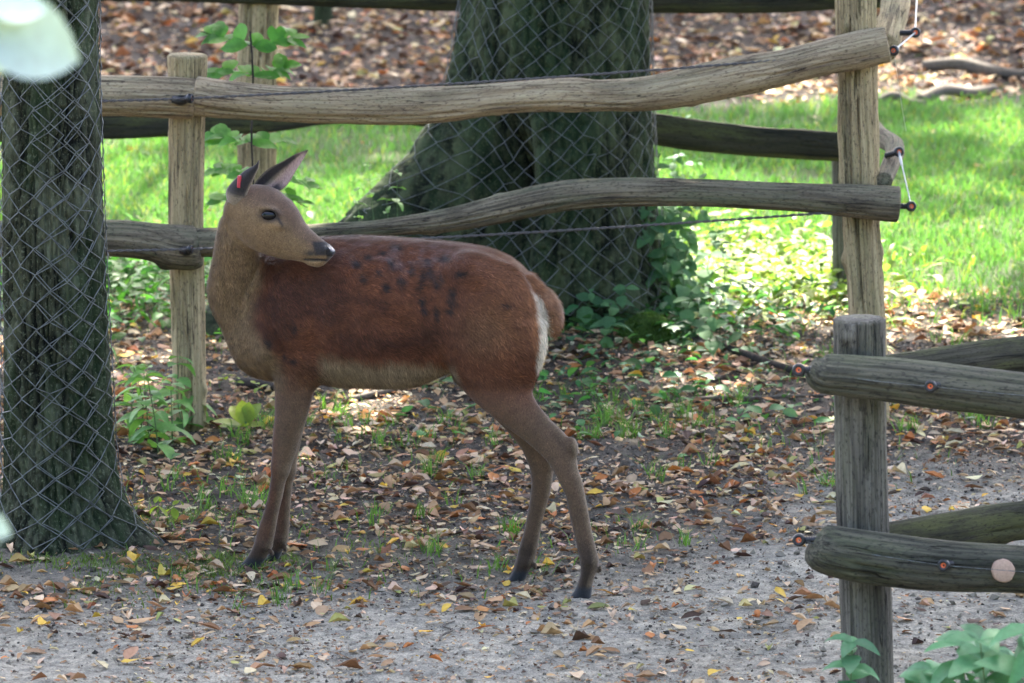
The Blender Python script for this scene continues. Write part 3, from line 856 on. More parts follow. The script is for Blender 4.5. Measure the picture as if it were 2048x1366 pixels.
# front legs
vertical([(700, 556, 646, 0.042, 0.078), (735, 549, 646, 0.044, 0.078), (764, 550, 631, 0.043, 0.076), (792, 551, 624, 0.040, 0.075), (832, 550, 615, 0.036, 0.074), (871, 545, 603, 0.032, 0.072), (909, 543, 592, 0.031, 0.070), (937, 543, 581, 0.030, 0.069), (964, 540, 572, 0.026, 0.068), (996, 534, 566, 0.023, 0.066), (1030, 524, 558, 0.022, 0.065), (1063, 513, 552, 0.022, 0.064), (1090, 507, 546, 0.025, 0.063), (1108, 498, 537, 0.026, 0.062), (1122, 488, 529, 0.026, 0.062), (1134, 476, 521, 0.028, 0.062), (1143, 467, 515, 0.030, 0.062)], 0.018, 0.0)
vertical([(700, 570, 640, 0.040, -0.070), (764, 566, 626, 0.040, -0.068), (832, 566, 612, 0.034, -0.066), (871, 563, 605, 0.030, -0.064), (909, 560, 597, 0.029, -0.062), (941, 557, 589, 0.028, -0.060), (985, 553, 585, 0.022, -0.058), (1020, 551, 582, 0.021, -0.056), (1052, 549, 580, 0.021, -0.055), (1078, 546, 577, 0.024, -0.054), (1096, 541, 569, 0.024, -0.053), (1110, 535, 562, 0.024, -0.053), (1120, 529, 559, 0.026, -0.053), (1129, 522, 556, 0.028, -0.053)], 0.018, 0.0)
# hind legs
vertical([(640, 900, 1080, 0.055, 0.082), (690, 888, 1086, 0.062, 0.082), (720, 893, 1073, 0.060, 0.080), (745, 902, 1064, 0.056, 0.080), (762, 910, 1062, 0.052, 0.080), (780, 925, 1063, 0.048, 0.080), (800, 944, 1071, 0.045, 0.080), (820, 966, 1086, 0.042, 0.080), (840, 992, 1104, 0.039, 0.080), (860, 1017, 1126, 0.036, 0.080), (880, 1044, 1144, 0.034, 0.080), (900, 1068, 1153, 0.032, 0.081), (920, 1091, 1155, 0.031, 0.081), (940, 1104, 1158, 0.030, 0.082), (960, 1115, 1166, 0.028, 0.083), (992, 1130, 1172, 0.024, 0.084), (1020, 1135, 1178, 0.022, 0.085), (1048, 1141, 1183, 0.021, 0.086), (1083, 1149, 1191, 0.022, 0.087), (1110, 1156, 1197, 0.025, 0.088), (1128, 1160, 1199, 0.026, 0.088), (1150, 1160, 1191, 0.026, 0.088), (1170, 1154, 1186, 0.027, 0.088), (1184, 1147, 1184, 0.029, 0.088), (1194, 1139, 1183, 0.031, 0.088)], 0.02, 0.0)
vertical([(660, 900, 1060, 0.055, -0.075), (720, 897, 1058, 0.055, -0.072), (762, 908, 1050, 0.050, -0.070), (800, 942, 1056, 0.044, -0.068), (833, 984, 1070, 0.040, -0.066), (861, 1012, 1086, 0.036, -0.064), (900, 1043, 1104, 0.032, -0.062), (935, 1058, 1108, 0.029, -0.060), (960, 1062, 1106, 0.027, -0.059), (990, 1060, 1101, 0.024, -0.058), (1017, 1055, 1093, 0.022, -0.057), (1058, 1047, 1083, 0.021, -0.056), (1103, 1035, 1075, 0.022, -0.055), (1130, 1028, 1068, 0.025, -0.055), (1144, 1023, 1058, 0.025, -0.055), (1161, 1015, 1051, 0.026, -0.055), (1172, 1005, 1048, 0.028, -0.055), (1181, 998, 1044, 0.030, -0.055)], 0.02, 0.0)
# knees and hocks: bone close under the skin
for px_, py_, w_ in ((561, 934, 0.070), (575, 938, -0.060)):
    ball(px_, py_, w_, 0.027, 0.027, 0.034, 0.012, 0.1)
for px_, py_, w_ in ((1146, 893, 0.081), (1098, 925, -0.062)):
    ball(px_, py_, w_, 0.013, 0.020, 0.026, 0.010, 0.2)
for px_, py_, w_ in ((528, 1090, 0.063), (560, 1078, -0.054), (1179, 1120, 0.088), (1052, 1122, -0.055)):
    ball(px_, py_, w_, 0.023, 0.024, 0.022, 0.010, 0.1)
# dew claws
for px_, py_, w_ in ((542, 1104, 0.078), (544, 1106, 0.046), (570, 1096, -0.040), (1200, 1137, 0.100), (1198, 1139, 0.074), (1070, 1132, -0.045)):
    ball(px_, py_, w_, 0.007, 0.007, 0.010, 0.007)
# tail
vertical([(548, 1030, 1066, 0.030, 0.0), (566, 1042, 1082, 0.034, 0.0), (584, 1062, 1102, 0.036, 0.0), (602, 1080, 1117, 0.036, 0.0), (622, 1088, 1123, 0.035, 0.0), (642, 1093, 1125, 0.032, 0.0), (658, 1096, 1120, 0.026, 0.0), (672, 1100, 1110, 0.014, 0.0)], 0.012)
# head: read as top and bottom along the line from skull to nose
HW = 0.165
top_c = [(462, 392), (480, 378), (505, 369), (531, 371), (552, 380), (566, 393), (580, 402), (592, 418), (605, 442), (617, 457), (632, 470), (644, 480), (656, 488), (665, 496), (669, 503)]
bot_c = [(452, 430), (464, 452), (478, 470), (492, 488), (515, 502), (543, 512), (564, 518), (590, 521), (607, 524), (621, 532), (638, 535), (650, 530), (657, 521), (667, 510), (669, 505)]
ha, hb = UV(472, 418, HW), UV(668, 506, HW)
hx = (hb - ha) / np.linalg.norm(hb - ha)
hy = np.array([-hx[1], hx[0]])
def to_head(p): return (p - ha).dot(hx), (p - ha).dot(hy)
tp = np.array([to_head(UV(x, y, HW)) for x, y in top_c])
bt = np.array([to_head(UV(x, y, HW)) for x, y in bot_c])
sl = box(ha[0] - 0.12, hb[0] + 0.03, HW - 0.085, HW + 0.085, min(ha[1], hb[1]) - 0.08, ha[1] + 0.10, 0.03)
Ug, Wg, Vg = grids(sl)
T_ = (Ug - ha[0]) * hx[0] + (Vg - ha[1]) * hx[1]
S_ = (Ug - ha[0]) * hy[0] + (Vg - ha[1]) * hy[1]
tmin, tmax = max(tp[:, 0].min(), bt[:, 0].min()), tp[:, 0].max()
tt = sm_interp(T_, tp[:, 0], tp[:, 1], 0.004)
bb = sm_interp(T_, bt[:, 0], bt[:, 1], 0.004)
LH = np.linalg.norm(hb - ha)
hwid = sm_interp(T_, np.array([-0.10, -0.05, 0.0, 0.12, 0.30, 0.42, 0.55, 0.72, 0.86, 0.95, 1.0]) * LH, [0.02, 0.055, 0.066, 0.072, 0.073, 0.066, 0.050, 0.036, 0.031, 0.026, 0.014], 0.006)
a_, zc_ = np.maximum((tt - bb) / 2, 0.004), (tt + bb) / 2
# wider at the eye line than at the jaw: width falls off downwards
rel = (S_ - zc_) / a_
hw2 = hwid * (1 - 0.16 * np.clip(-rel, -1, 1)) * 1.0
q = (np.abs(rel) ** 2.1 + np.abs((Wg - HW) / hw2) ** 2.1) ** (1 / 2.1)
d = (q - 1) * np.minimum(a_, hw2)
dt_ = np.maximum(tmin - T_, 0) + np.maximum(T_ - tmax, 0)
blend(sl, np.where(dt_ > 0, np.sqrt(np.maximum(d, 0) ** 2 + dt_ ** 2), d).astype(np.float32), 0.014)
EYE = (540, 430)
for s in (1, -1):
    ww = HW + s * 0.060
    ball(541, 420, ww + s * 0.001, 0.030, 0.014, 0.011, 0.012, -0.35)      # brow
    ball(548, 446, ww - s * 0.004, 0.028, 0.012, 0.012, 0.014, -0.3)       # cheek bone under the eye
    ball(EYE[0], EYE[1], ww + s * 0.010, 0.022, 0.012, 0.014, 0.006, -0.15, cut=True)
    ball(653, 499, HW + s * 0.022, 0.012, 0.009, 0.010, 0.008, -0.3)       # nostril wing
    ball(659, 503, HW + s * 0.026, 0.006, 0.009, 0.005, 0.004, -0.5, cut=True)
for s in (1, -1):
    for x_, y_ in ((612, 517), (620, 519), (628, 520), (636, 520), (644, 520), (652, 519.5)):
        ball(x_, y_, HW + s * 0.033, 0.009, 0.016, 0.0042, 0.004, 0.0, cut=True)

def surface_nets(Fv, org, h):
    ins = Fv < 0
    nx_, ny_, nz_ = Fv.shape
    cnt = np.zeros((nx_ - 1, ny_ - 1, nz_ - 1), np.int8)
    for a in (0, 1):
        for b_ in (0, 1):
            for c_ in (0, 1):
                cnt += ins[a:nx_ - 1 + a, b_:ny_ - 1 + b_, c_:nz_ - 1 + c_]
    cells = np.argwhere((cnt > 0) & (cnt < 8))
    idx = np.full(cnt.shape, -1, np.int32)
    idx[tuple(cells.T)] = np.arange(len(cells))
    acc = np.zeros((len(cells), 3)); num = np.zeros(len(cells))
    cs = [(a, b_, c_) for a in (0, 1) for b_ in (0, 1) for c_ in (0, 1)]
    for p in cs:
        for ax in range(3):
            if p[ax] == 0:
                q_ = list(p); q_[ax] = 1
                f0 = Fv[cells[:, 0] + p[0], cells[:, 1] + p[1], cells[:, 2] + p[2]]
                f1 = Fv[cells[:, 0] + q_[0], cells[:, 1] + q_[1], cells[:, 2] + q_[2]]
                cr = (f0 < 0) != (f1 < 0)
                t = np.where(cr, f0 / np.where(cr, f0 - f1, 1), 0)
                pt = np.array(p, float)[None, :].repeat(len(cells), 0)
                pt[:, ax] = t
                acc += pt * cr[:, None]; num += cr
    V = (cells + acc / num[:, None]) * h + np.array(org)
    Fq = []
    for ax in range(3):
        o1, o2 = (ax + 1) % 3, (ax + 2) % 3
        sl0 = [slice(None)] * 3; sl1 = [slice(None)] * 3
        sl0[ax] = slice(0, -1); sl1[ax] = slice(1, None)
        e = ins[tuple(sl0)] != ins[tuple(sl1)]
        E = np.argwhere(e)
        E = E[(E[:, o1] > 0) & (E[:, o2] > 0) & (E[:, o1] < Fv.shape[o1] - 1) & (E[:, o2] < Fv.shape[o2] - 1)]
        def cell(d1, d2):
            c = E.copy(); c[:, o1] += d1; c[:, o2] += d2
            return idx[c[:, 0], c[:, 1], c[:, 2]]
        quad = np.stack([cell(-1, -1), cell(0, -1), cell(0, 0), cell(-1, 0)], -1)
        flip = ~ins[E[:, 0], E[:, 1], E[:, 2]]
        quad[flip] = quad[flip][:, ::-1]
        Fq.append(quad)
    return V, np.vstack(Fq)
DV, DF = surface_nets(FLD, (U0, W0, V0), H)
def lap(V, F, it, lam=0.5, mu=-0.52, wgt=None):
    e = np.vstack([F[:, [0, 1]], F[:, [1, 2]], F[:, [2, 3]], F[:, [3, 0]]])
    e = np.vstack([e, e[:, ::-1]])
    deg = np.bincount(e[:, 0], minlength=len(V)).astype(float)
    for k in range(it):
        for l in (lam, mu):
            s = np.stack([np.bincount(e[:, 0], V[e[:, 1], i], minlength=len(V)) for i in range(3)], -1) / deg[:, None]
            step = l * (s - V)
            V = V + (step if wgt is None else step * wgt[:, None])
    return V
DV = lap(DV, DF, 4)
# drop stray islands under 200 vertices is not needed: the field is one body
def uvw_world(P_):
    return DO + P_[:, :1] * EU + P_[:, 1:2] * EW + P_[:, 2:3] * EV
def project(Pw):
    d = Pw - CAM
    f = d[:, 1] * math.cos(PITCH) - d[:, 2] * math.sin(PITCH)
    up = d[:, 1] * math.sin(PITCH) + d[:, 2] * math.cos(PITCH)
    return 1024 + FPX * d[:, 0] / f, 683 - FPX * up / f
def vnormals(V, F):
    n = np.cross(V[F[:, 2]] - V[F[:, 0]], V[F[:, 3]] - V[F[:, 1]])
    vn = np.zeros_like(V)
    for i in range(4):
        for k in range(3):
            vn[:, k] += np.bincount(F[:, i], n[:, k], minlength=len(V))
    return vn / (np.linalg.norm(vn, axis=1)[:, None] + 1e-12)
DN = vnormals(DV, DF)
def on_head(V):
    T = (V[:, 0] - ha[0]) * hx[0] + (V[:, 2] - ha[1]) * hx[1]
    S = (V[:, 0] - ha[0]) * hy[0] + (V[:, 2] - ha[1]) * hy[1]
    t_s = np.interp(T, tp[:, 0], tp[:, 1]); b_s = np.interp(T, bt[:, 0], bt[:, 1])
    return (S < t_s + 0.02) & (S > b_s - 0.012) & (T > -0.30 * LH) & (T < LH * 1.06) & (V[:, 1] > np.where(T > 0.42 * LH, 0.118, 0.075))
# coat: regions laid out on the animal (same on both sides), in its own length and height measured as if seen at its mid plane
def coat(V, Nn):
    flat = V.copy()
    flat[:, 1] = np.where(on_head(V), HW + np.abs(V[:, 1] - HW), np.abs(V[:, 1]))
    X, Y = project(uvw_world(flat))
    ishead = on_head(V)
    n1 = fbm(V[:, 0] * 11, V[:, 1] * 11, V[:, 2] * 17, 5, 301)
    n2 = fbm(V[:, 0] * 60, V[:, 1] * 60, V[:, 2] * 60, 3, 305)
    red = np.array([0.140, 0.049, 0.022]); dred = np.array([0.050, 0.018, 0.011]); fawn = np.array([0.255, 0.163, 0.085]); grey = np.array([0.130, 0.080, 0.045]); belly = np.array([0.25, 0.182, 0.108])
    white = np.array([0.74, 0.64, 0.48]); dark = np.array([0.022, 0.020, 0.020]); orange = np.array([0.235, 0.100, 0.042])
    c = np.tile(red, (len(V), 1))
    def lay(colr, wt):
        nonlocal c
        wt = np.clip(wt, 0, 1)[:, None]
        c = c * (1 - wt) + np.asarray(colr) * wt
    jit = 26 * (n1 - 0.5)
    lay(dred, 0.6 * sstep(0.40, 0.66, n1) * (1 - sstep(860, 960, X)))
    lay(dred, 0.3 * np.exp(-((X - 540) / 35) ** 2 - ((Y - 560) / 60) ** 2))
    lay(dred, 0.7 * np.exp(-((Y + jit - 682) / 22) ** 2) * sstep(640, 690, X) * (1 - sstep(840, 900, X)))
    lay(orange, 0.55 * sstep(900, 1040, X) * (1 - sstep(620, 760, Y)))  # highlight on the haunch, painted as an orange tone
    lay(fawn * 0.9, 0.30 * np.exp(-((X - 965) / 55) ** 2 - ((Y - 665) / 50) ** 2))
    # belly, below a soft line
    line = np.interp(X, [600, 660, 760, 860, 910, 940], [690, 700, 712, 716, 728, 800])
    lay(belly, sstep(-4, 26, Y + jit - line) * (1 - sstep(900, 935, X)) * sstep(625, 650, X))
    # chest and neck
    bnd = np.interp(Y, [490, 560, 610, 640, 680, 720, 760, 790], [520, 514, 506, 500, 520, 548, 562, 560])
    lay(fawn * 0.84, (1 - sstep(-12, 20, X + jit - bnd)) * (1 - sstep(775, 800, Y)))
    # legs
    fl = sstep(680, 830, Y + jit) * (1 - sstep(640, 660, X))
    lay(grey, fl * sstep(540, 560, X + 0 * Y) * 0.9)
    hl = sstep(725, 885, Y + jit) * sstep(900, 930, X)
    lay(grey, hl * 0.95)
    lay(grey * 0.62, 0.6 * np.exp(-((X - (1085 + (Y - 830) * 0.75)) / 16) ** 2) * sstep(800, 850, Y) * (1 - sstep(890, 920, Y)))
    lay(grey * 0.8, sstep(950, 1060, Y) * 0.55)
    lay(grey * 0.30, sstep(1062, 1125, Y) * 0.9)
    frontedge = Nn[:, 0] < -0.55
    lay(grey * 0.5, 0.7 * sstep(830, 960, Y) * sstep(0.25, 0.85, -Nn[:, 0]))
    lay(belly, 0.55 * sstep(0.35, 0.9, Nn[:, 0]) * sstep(800, 860, Y))  # rim light on the rear edges of the legs, painted pale
    # rump patch
    edge = np.interp(Y, [575, 600, 650, 700, 730, 760], [1056, 1067, 1074, 1074, 1069, 1072])
    rp = sstep(-3, 7, X + 0.3 * jit - edge) * sstep(572, 592, Y) * (1 - sstep(725, 752, Y))
    lay(orange * 1.3, sstep(-22, -4, X + 0.3 * jit - edge) * sstep(570, 590, Y) * (1 - sstep(690, 720, Y)) * 0.8)
    lay(white, rp)
    # tail over the patch
    tl = np.interp(Y, [540, 566, 584, 602, 622, 642, 658, 680], [1010, 1040, 1066, 1084, 1090, 1094, 1096, 1098])
    tail = sstep(-2, 5, X - tl) * sstep(530, 555, Y) * (1 - sstep(682, 686, Y)) * (np.abs(V[:, 1]) < 0.05)
    lay(orange, tail * 0.95)
    # wet dark tufts on the back and flank
    spots = [(712, 528, 9, 7), (725, 560, 6, 7), (770, 575, 6, 7), (790, 496, 12, 6), (780, 528, 6, 8), (802, 564, 9, 7), (842, 552, 6, 12), (858, 548, 6, 12), (868, 568, 5, 12), (886, 518, 12, 6), (852, 524, 8, 6), (842, 604, 5, 9), (846, 620, 8, 4), (870, 626, 4, 13), (904, 584, 6, 10), (903, 606, 8, 8), (918, 548, 12, 7), (735, 515, 10, 6), (583, 655, 5, 9), (535, 687, 5, 6), (568, 716, 4, 5), (584, 723, 9, 4), (1012, 612, 14, 3), (760, 505, 9, 5), (820, 540, 5, 9), (835, 575, 4, 10), (880, 560, 4, 11), (755, 545, 5, 6), (895, 620, 9, 5)]
    for sx, sy, a, b_ in spots:
        wob = 16 * (n2 - 0.5)
        lay(dark * 0.8, 0.97 * np.exp(-(((X + wob - sx) / (a * 1.15)) ** 2 + ((Y + wob - sy) / (b_ * 1.3)) ** 2) ** 1.4) * (0 if False else 1))
    lay(np.array([0.24, 0.17, 0.165]), 0.6 * sstep(0.40, 0.62, n1 * 0.5 + n2 * 0.5) * np.exp(-((X - 800) / 115) ** 2 - ((Y - 508) / 34) ** 2))  # lilac-grey sheen along the back, painted into the coat colour
    # head
    T = (V[:, 0] - ha[0]) * hx[0] + (V[:, 2] - ha[1]) * hx[1]
    S = (V[:, 0] - ha[0]) * hy[0] + (V[:, 2] - ha[1]) * hy[1]
    t = T / LH
    hm = ishead & (t > -0.25)
    top_s = np.interp(T, tp[:, 0], tp[:, 1]); bot_s = np.interp(T, bt[:, 0], bt[:, 1])
    rel_ = (S - bot_s) / np.maximum(top_s - bot_s, 0.01)
    def hlay(colr, wt):
        lay(colr, np.where(hm, wt, 0))
    hlay(fawn * 0.92, np.ones(len(V)))
    hlay(np.array([0.15, 0.090, 0.055]), 0.9 * sstep(0.55, 0.85, rel_ + 0.25 * (n1 - 0.5)))
    hlay(np.array([0.12, 0.068, 0.042]), 0.7 * sstep(0.72, 0.95, rel_) * (1 - sstep(0.45, 0.7, t)))
    hlay(grey * 0.55, 0.5 * np.exp(-((X - 574) / 14) ** 2 - ((Y - 452) / 18) ** 2))
    hlay(fawn * 1.35, 0.7 * np.exp(-((X - 545) / 22) ** 2 - ((Y - 452) / 7) ** 2))
    hlay(fawn * 1.2, 0.7 * np.exp(-((X - 537) / 16) ** 2 - ((Y - 416) / 5) ** 2))
    hlay(dark, 0.9 * np.exp(-(((X - 540) / 22) ** 2 + ((Y - 431) / 14) ** 2) ** 2))
    hlay(dark, 0.85 * np.exp(-((X - 558 - (Y - 440) * 0.6) / 4) ** 2) * sstep(432, 438, Y) * (1 - sstep(448, 458, Y)))
    hlay(dark * 1.2, sstep(0, 8, X - 0.25 * (Y - 500) - 624) * sstep(480, 486, Y) * (1 - sstep(508, 516, Y)) * 0.95)
    hlay(dark * 1.4, 0.9 * np.exp(-((X - 622) / 12) ** 2 - ((Y - 507) / 7) ** 2))
    hlay(dark, sstep(650, 656, X) * (1 - sstep(514, 520, Y)))
    hlay(fawn * 1.25, sstep(519, 523, Y) * sstep(602, 612, X))
    hlay(fawn * 1.1, 0.8 * np.exp(-((Y - 514.5) / 2.2) ** 2) * sstep(612, 622, X) * (1 - sstep(650, 658, X)))
    hlay(dark * 0.6, 0.98 * np.exp(-((Y - 519.5 + (X - 630) * -0.03) / 2.6) ** 4) * sstep(604, 610, X) * (1 - sstep(654, 660, X)))
    # hooves
    lay(dark * np.array([1.0, 1.2, 1.4]), 1 - sstep(0.026, 0.046, V[:, 2] + 0.012 * (n2 - 0.5) + 0.25 * np.maximum(0, 0)))
    c *= 0.80 * (0.80 + 0.40 * n2)[:, None]
    gloss = np.where(hm, sstep(646, 654, X) * sstep(486, 492, Y) * (1 - sstep(512, 518, Y)), 0)
    return np.hstack([c, gloss[:, None]])
DC = coat(DV, DN)

# ears: cupped leaves of skin, drawn by their two edges and joined to the body's mesh
def ear(edge_a, edge_b, w0, bulge, tipw, basew, inner_far, thick=0.004):
    n, k = 16, 11
    def res(E):
        E = np.array([UV(x, y, w0) for x, y in E])
        C_, _ = smooth_path(np.hstack([E, np.zeros((len(E), 1))]), [0.01] * len(E), n)
        return C_[:, :2]
    A_, B_ = res(edge_a), res(edge_b)
    s = np.linspace(0, 1, n)[:, None]; t = np.linspace(0, 1, k)[None, :]
    Pu = A_[:, None, 0] * (1 - t) + B_[:, None, 0] * t
    Pv = A_[:, None, 1] * (1 - t) + B_[:, None, 1] * t
    wid = np.linalg.norm(A_ - B_, axis=1)[:, None]
    Pw = w0 + basew * (1 - s) + tipw * s + bulge * np.sin(math.pi * t) * np.minimum(wid, 0.09) * np.ones_like(s)
    out_ = np.stack([Pu, Pw, Pv], -1)
    inn = out_.copy(); inn[..., 1] -= thick * np.sign(bulge) * np.sin(np.pi * np.clip(t, 0.02, 0.98)) ** 0.3
    V = np.vstack([out_.reshape(-1, 3), inn.reshape(-1, 3)])
    i, j = np.meshgrid(np.arange(n - 1), np.arange(k - 1), indexing='ij')
    q0 = np.stack([i * k + j, i * k + j + 1, (i + 1) * k + j + 1, (i + 1) * k + j], -1).reshape(-1, 4)
    m0 = n * k
    F = [q0, (q0 + m0)[:, ::-1]]
    rim = [(a * k, (a + 1) * k) for a in range(n - 1)] + [((a + 1) * k + k - 1, a * k + k - 1) for a in range(n - 1)]
    F.append(np.array([[a, b_, b_ + m0, a + m0] for a, b_ in rim]))
    S2 = np.repeat(s, k, 1).ravel(); T2 = np.repeat(t, n, 0).ravel()
    return V, np.vstack(F), S2, T2
# the near ear shows its dark back
Va, Fa, Sa, Ta = ear([(470, 418), (456, 400), (454, 380), (469, 360), (492, 340), (513, 329), (519, 320)], [(474, 422), (490, 404), (497, 384), (506, 364), (514, 346), (520, 332), (520, 320)], HW + 0.052, 0.30, 0.010, 0.004, False)
n_e = len(Sa)
back = np.array([0.022, 0.018, 0.018]); pale = np.array([0.26, 0.20, 0.14]); pink = np.array([0.34, 0.225, 0.19])
ca = np.tile(back, (n_e, 1))
ca = ca * (sstep(0.24, 0.36, Sa))[:, None] + pale[None, :] * 0.85 * (1 - sstep(0.24, 0.36, Sa))[:, None]
rimw = np.clip(sstep(0.88, 1.0, Ta) + 0.5 * (1 - sstep(0, 0.07, Ta)), 0, 1)[:, None]
ca = ca * (1 - rimw * 0.75) + pale * 1.2 * rimw * 0.75
ca = np.vstack([ca, np.tile(pink, (n_e, 1))])
# the far ear shows its inside
Vb, Fb, Sb, Tb = ear([(508, 374), (512, 362), (533, 340), (563, 323), (590, 308), (612, 301)], [(540, 384), (557, 383), (573, 371), (588, 346), (602, 322), (613, 302)], HW - 0.045, -0.28, -0.015, 0.0, True)
cb = np.tile(pink, (len(Sb), 1))
darkside = (sstep(0.42, 0.30, Tb) if False else (1 - sstep(0.36, 0.46, Tb + 0.12 * (Sb - 0.5)))) * (1 - sstep(0.70, 0.92, Sb) * 0.6)
cb = cb * (1 - darkside[:, None]) + back * 1.2 * darkside[:, None]
low = (1 - sstep(0.18, 0.34, Sb)) * sstep(0.55, 0.72, Tb)
cb = cb * (1 - low[:, None]) + back * low[:, None]
pl = np.exp(-((Tb - 0.45) / 0.07) ** 2) * (1 - sstep(0.4, 0.6, Sb))
cb = cb * (1 - 0.7 * pl[:, None]) + pale * 1.3 * 0.7 * pl[:, None]
tipd = sstep(0.88, 0.98, Sb)[:, None]
cb = cb * (1 - tipd) + back * tipd
rimb = np.clip(sstep(0.95, 1.0, Tb) + 1 - sstep(0, 0.04, Tb), 0, 1)[:, None]
cb = cb * (1 - 0.5 * rimb) + pale * 0.9 * 0.5 * rimb
cb = np.vstack([np.tile(back, (len(Sb), 1)), cb])
def pad(c_): return np.hstack([c_, np.zeros((len(c_), 1))])
BODY_V = np.vstack([DV, Va, Vb]); BODY_F = np.vstack([DF, Fa + len(DV), Fb + len(DV) + len(Va)]); BODY_C = np.vstack([DC, pad(ca), pad(cb)])
deer = thing('deer', 'reddish brown young deer standing broadside, head turned back over its shoulder', 'deer', DO)
m, nt, b, out = new_mat('deer_coat')
at_ = attr(nt, 'Col')
geo = N(nt, 'NewGeometry')
fz = noise(nt, mapping(nt, geo.outputs['Position'], (220, 220, 150)), 1.0, 4, 0.7)
cc = mix(nt, 1.0, at_.outputs['Color'], ramp(nt, fz.outputs[0], [(0.3, (0.6, 0.6, 0.6)), (0.7, (1.3, 1.3, 1.3))]).outputs[0], 'MULTIPLY')
nt.links.new(cc, b.inputs['Base Color'])
rg = N(nt, 'MapRange'); nt.links.new(at_.outputs['Alpha'], rg.inputs[0]); rg.inputs[3].default_value = 0.85; rg.inputs[4].default_value = 0.18
nt.links.new(rg.outputs[0], b.inputs['Roughness'])
b.inputs['Specular IOR Level'].default_value = 0.3
b.inputs['Sheen Weight'].default_value = 0.15
b.inputs['Sheen Roughness'].default_value = 0.5
bump(nt, b, fz.outputs[0], 0.35, 0.003)
M['coat'] = m
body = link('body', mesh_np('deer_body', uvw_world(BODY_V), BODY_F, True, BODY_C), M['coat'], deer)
# eye
def ellipsoid(name, c, rx, ry, rz, n=18):
    A = np.linspace(0, 2 * math.pi, n, endpoint=False); B_ = np.linspace(0.02, math.pi - 0.02, n // 2 + 2)
    AA, BB = np.meshgrid(A, B_, indexing='ij')
    V = np.stack([rx * np.cos(AA) * np.sin(BB), ry * np.sin(AA) * np.sin(BB), rz * np.cos(BB)], -1)
    k = len(B_)
    i, j = np.meshgrid(np.arange(n), np.arange(k - 1), indexing='ij')
    i2 = (i + 1) % n
    F = np.stack([i * k + j, i * k + j + 1, i2 * k + j + 1, i2 * k + j], -1).reshape(-1, 4)
    return mesh_np(name, V.reshape(-1, 3) + np.array(c), F)
M['eye'] = plain_mat('eye_dark', (0.004, 0.0035, 0.004), 0.12, 0, 0.35)
for s in (1, -1):
    c_ = UV(EYE[0], EYE[1], HW + s * 0.055)
    cw = DO + EU * c_[0] + EW * (HW + s * 0.0630) + EV * c_[1]
    link('eye', ellipsoid('eye', cw, 0.0225, 0.0130, 0.0150), M['eye'], body)
# red ear tag
M['tag'] = plain_mat('red_tag', (0.55, 0.05, 0.07), 0.5, 0, 0.4)
tg = [UV(x, y, HW + 0.075) for x, y in ((478.5, 352), (477, 375))]
wt_ = HW + 0.052 + 0.30 * 0.043 + 0.006
p0, p1 = (DO + EU * q_[0] + EW * (wt_ + dq) + EV * q_[1] for q_, dq in ((tg[0], 0.002), (tg[1], 0.001)))
link('ear_tag', tube('ear_tag', [p0, p1], [0.0062, 0.0062], 6, 10, None, True), M['tag'], body)

# fur: short hairs lying along the coat
hr = np.random.default_rng(77)
tri = np.vstack([DF[:, [0, 1, 2]], DF[:, [0, 2, 3]]])
ar = np.linalg.norm(np.cross(DV[tri[:, 1]] - DV[tri[:, 0]], DV[tri[:, 2]] - DV[tri[:, 0]]), axis=1)
NH = 150000
pick = hr.choice(len(tri), NH, p=ar / ar.sum())
b1, b2 = hr.random(NH), hr.random(NH)
sw = b1 + b2 > 1
b1[sw], b2[sw] = 1 - b1[sw], 1 - b2[sw]
b0 = 1 - b1 - b2
def bary(Q): return Q[tri[pick, 0]] * b0[:, None] + Q[tri[pick, 1]] * b1[:, None] + Q[tri[pick, 2]] * b2[:, None]
hp, hn, hc = bary(DV), bary(DN), bary(DC)
hn /= np.linalg.norm(hn, axis=1)[:, None]
flatp = hp.copy(); flatp[:, 1] = np.where(on_head(hp), HW + np.abs(hp[:, 1] - HW), np.abs(hp[:, 1]))
hX, hY = project(uvw_world(flatp))
is_h = on_head(hp) & (((hp[:, 0] - ha[0]) * hx[0] + (hp[:, 2] - ha[1]) * hx[1]) > 0.0)
flow = np.tile(np.array([0.85, 0.0, -0.5]), (NH, 1))                   # along the back and down
legs = sstep(740, 800, hY)[:, None]
flow = flow * (1 - legs) + np.array([0.05, 0, -1.0]) * legs
bel = (sstep(690, 730, hY) * (1 - sstep(790, 800, hY)) * sstep(640, 660, hX) * (1 - sstep(890, 910, hX)))[:, None]
flow = flow * (1 - bel) + np.array([0.25, 0, -0.95]) * bel
nk = ((1 - sstep(510, 530, hX)) * (1 - sstep(700, 760, hY)))[:, None]
flow = flow * (1 - nk) + np.array([0.1, 0, -1.0]) * nk
rump = sstep(1040, 1075, hX)[:, None] * (1 - sstep(740, 780, hY))[:, None]
flow = flow * (1 - rump) + np.array([0.45, 0, -0.9]) * rump
flow[is_h] = np.array([-hx[0], 0, -hx[1]])
swirl = (fbm(hp[:, 0] * 16, hp[:, 1] * 16, hp[:, 2] * 16, 3, 401) - 0.5) * 2.4
flow[:, 2] += np.where(is_h, 0, swirl)
flow += hr.normal(0, 0.22, flow.shape)
flow -= hn * np.sum(flow * hn, axis=1)[:, None]
flow /= np.linalg.norm(flow, axis=1)[:, None] + 1e-9
ln = np.full(NH, 0.018)
ln = np.where(bel[:, 0] > 0.3, 0.022, ln)
ln = np.where(nk[:, 0] > 0.5, 0.014, ln)
ln = np.where(legs[:, 0] > 0.6, 0.006, ln)
ln = np.where(rump[:, 0] > 0.5, 0.021, ln)
ln = np.where(is_h, 0.005, ln)
ln *= hr.uniform(0.6, 1.25, NH)
lift = np.where(is_h, 0.10, np.where(legs[:, 0] > 0.6, 0.14, 0.24))
keep = (hc[:, 3] < 0.3) & (hp[:, 2] > 0.038)
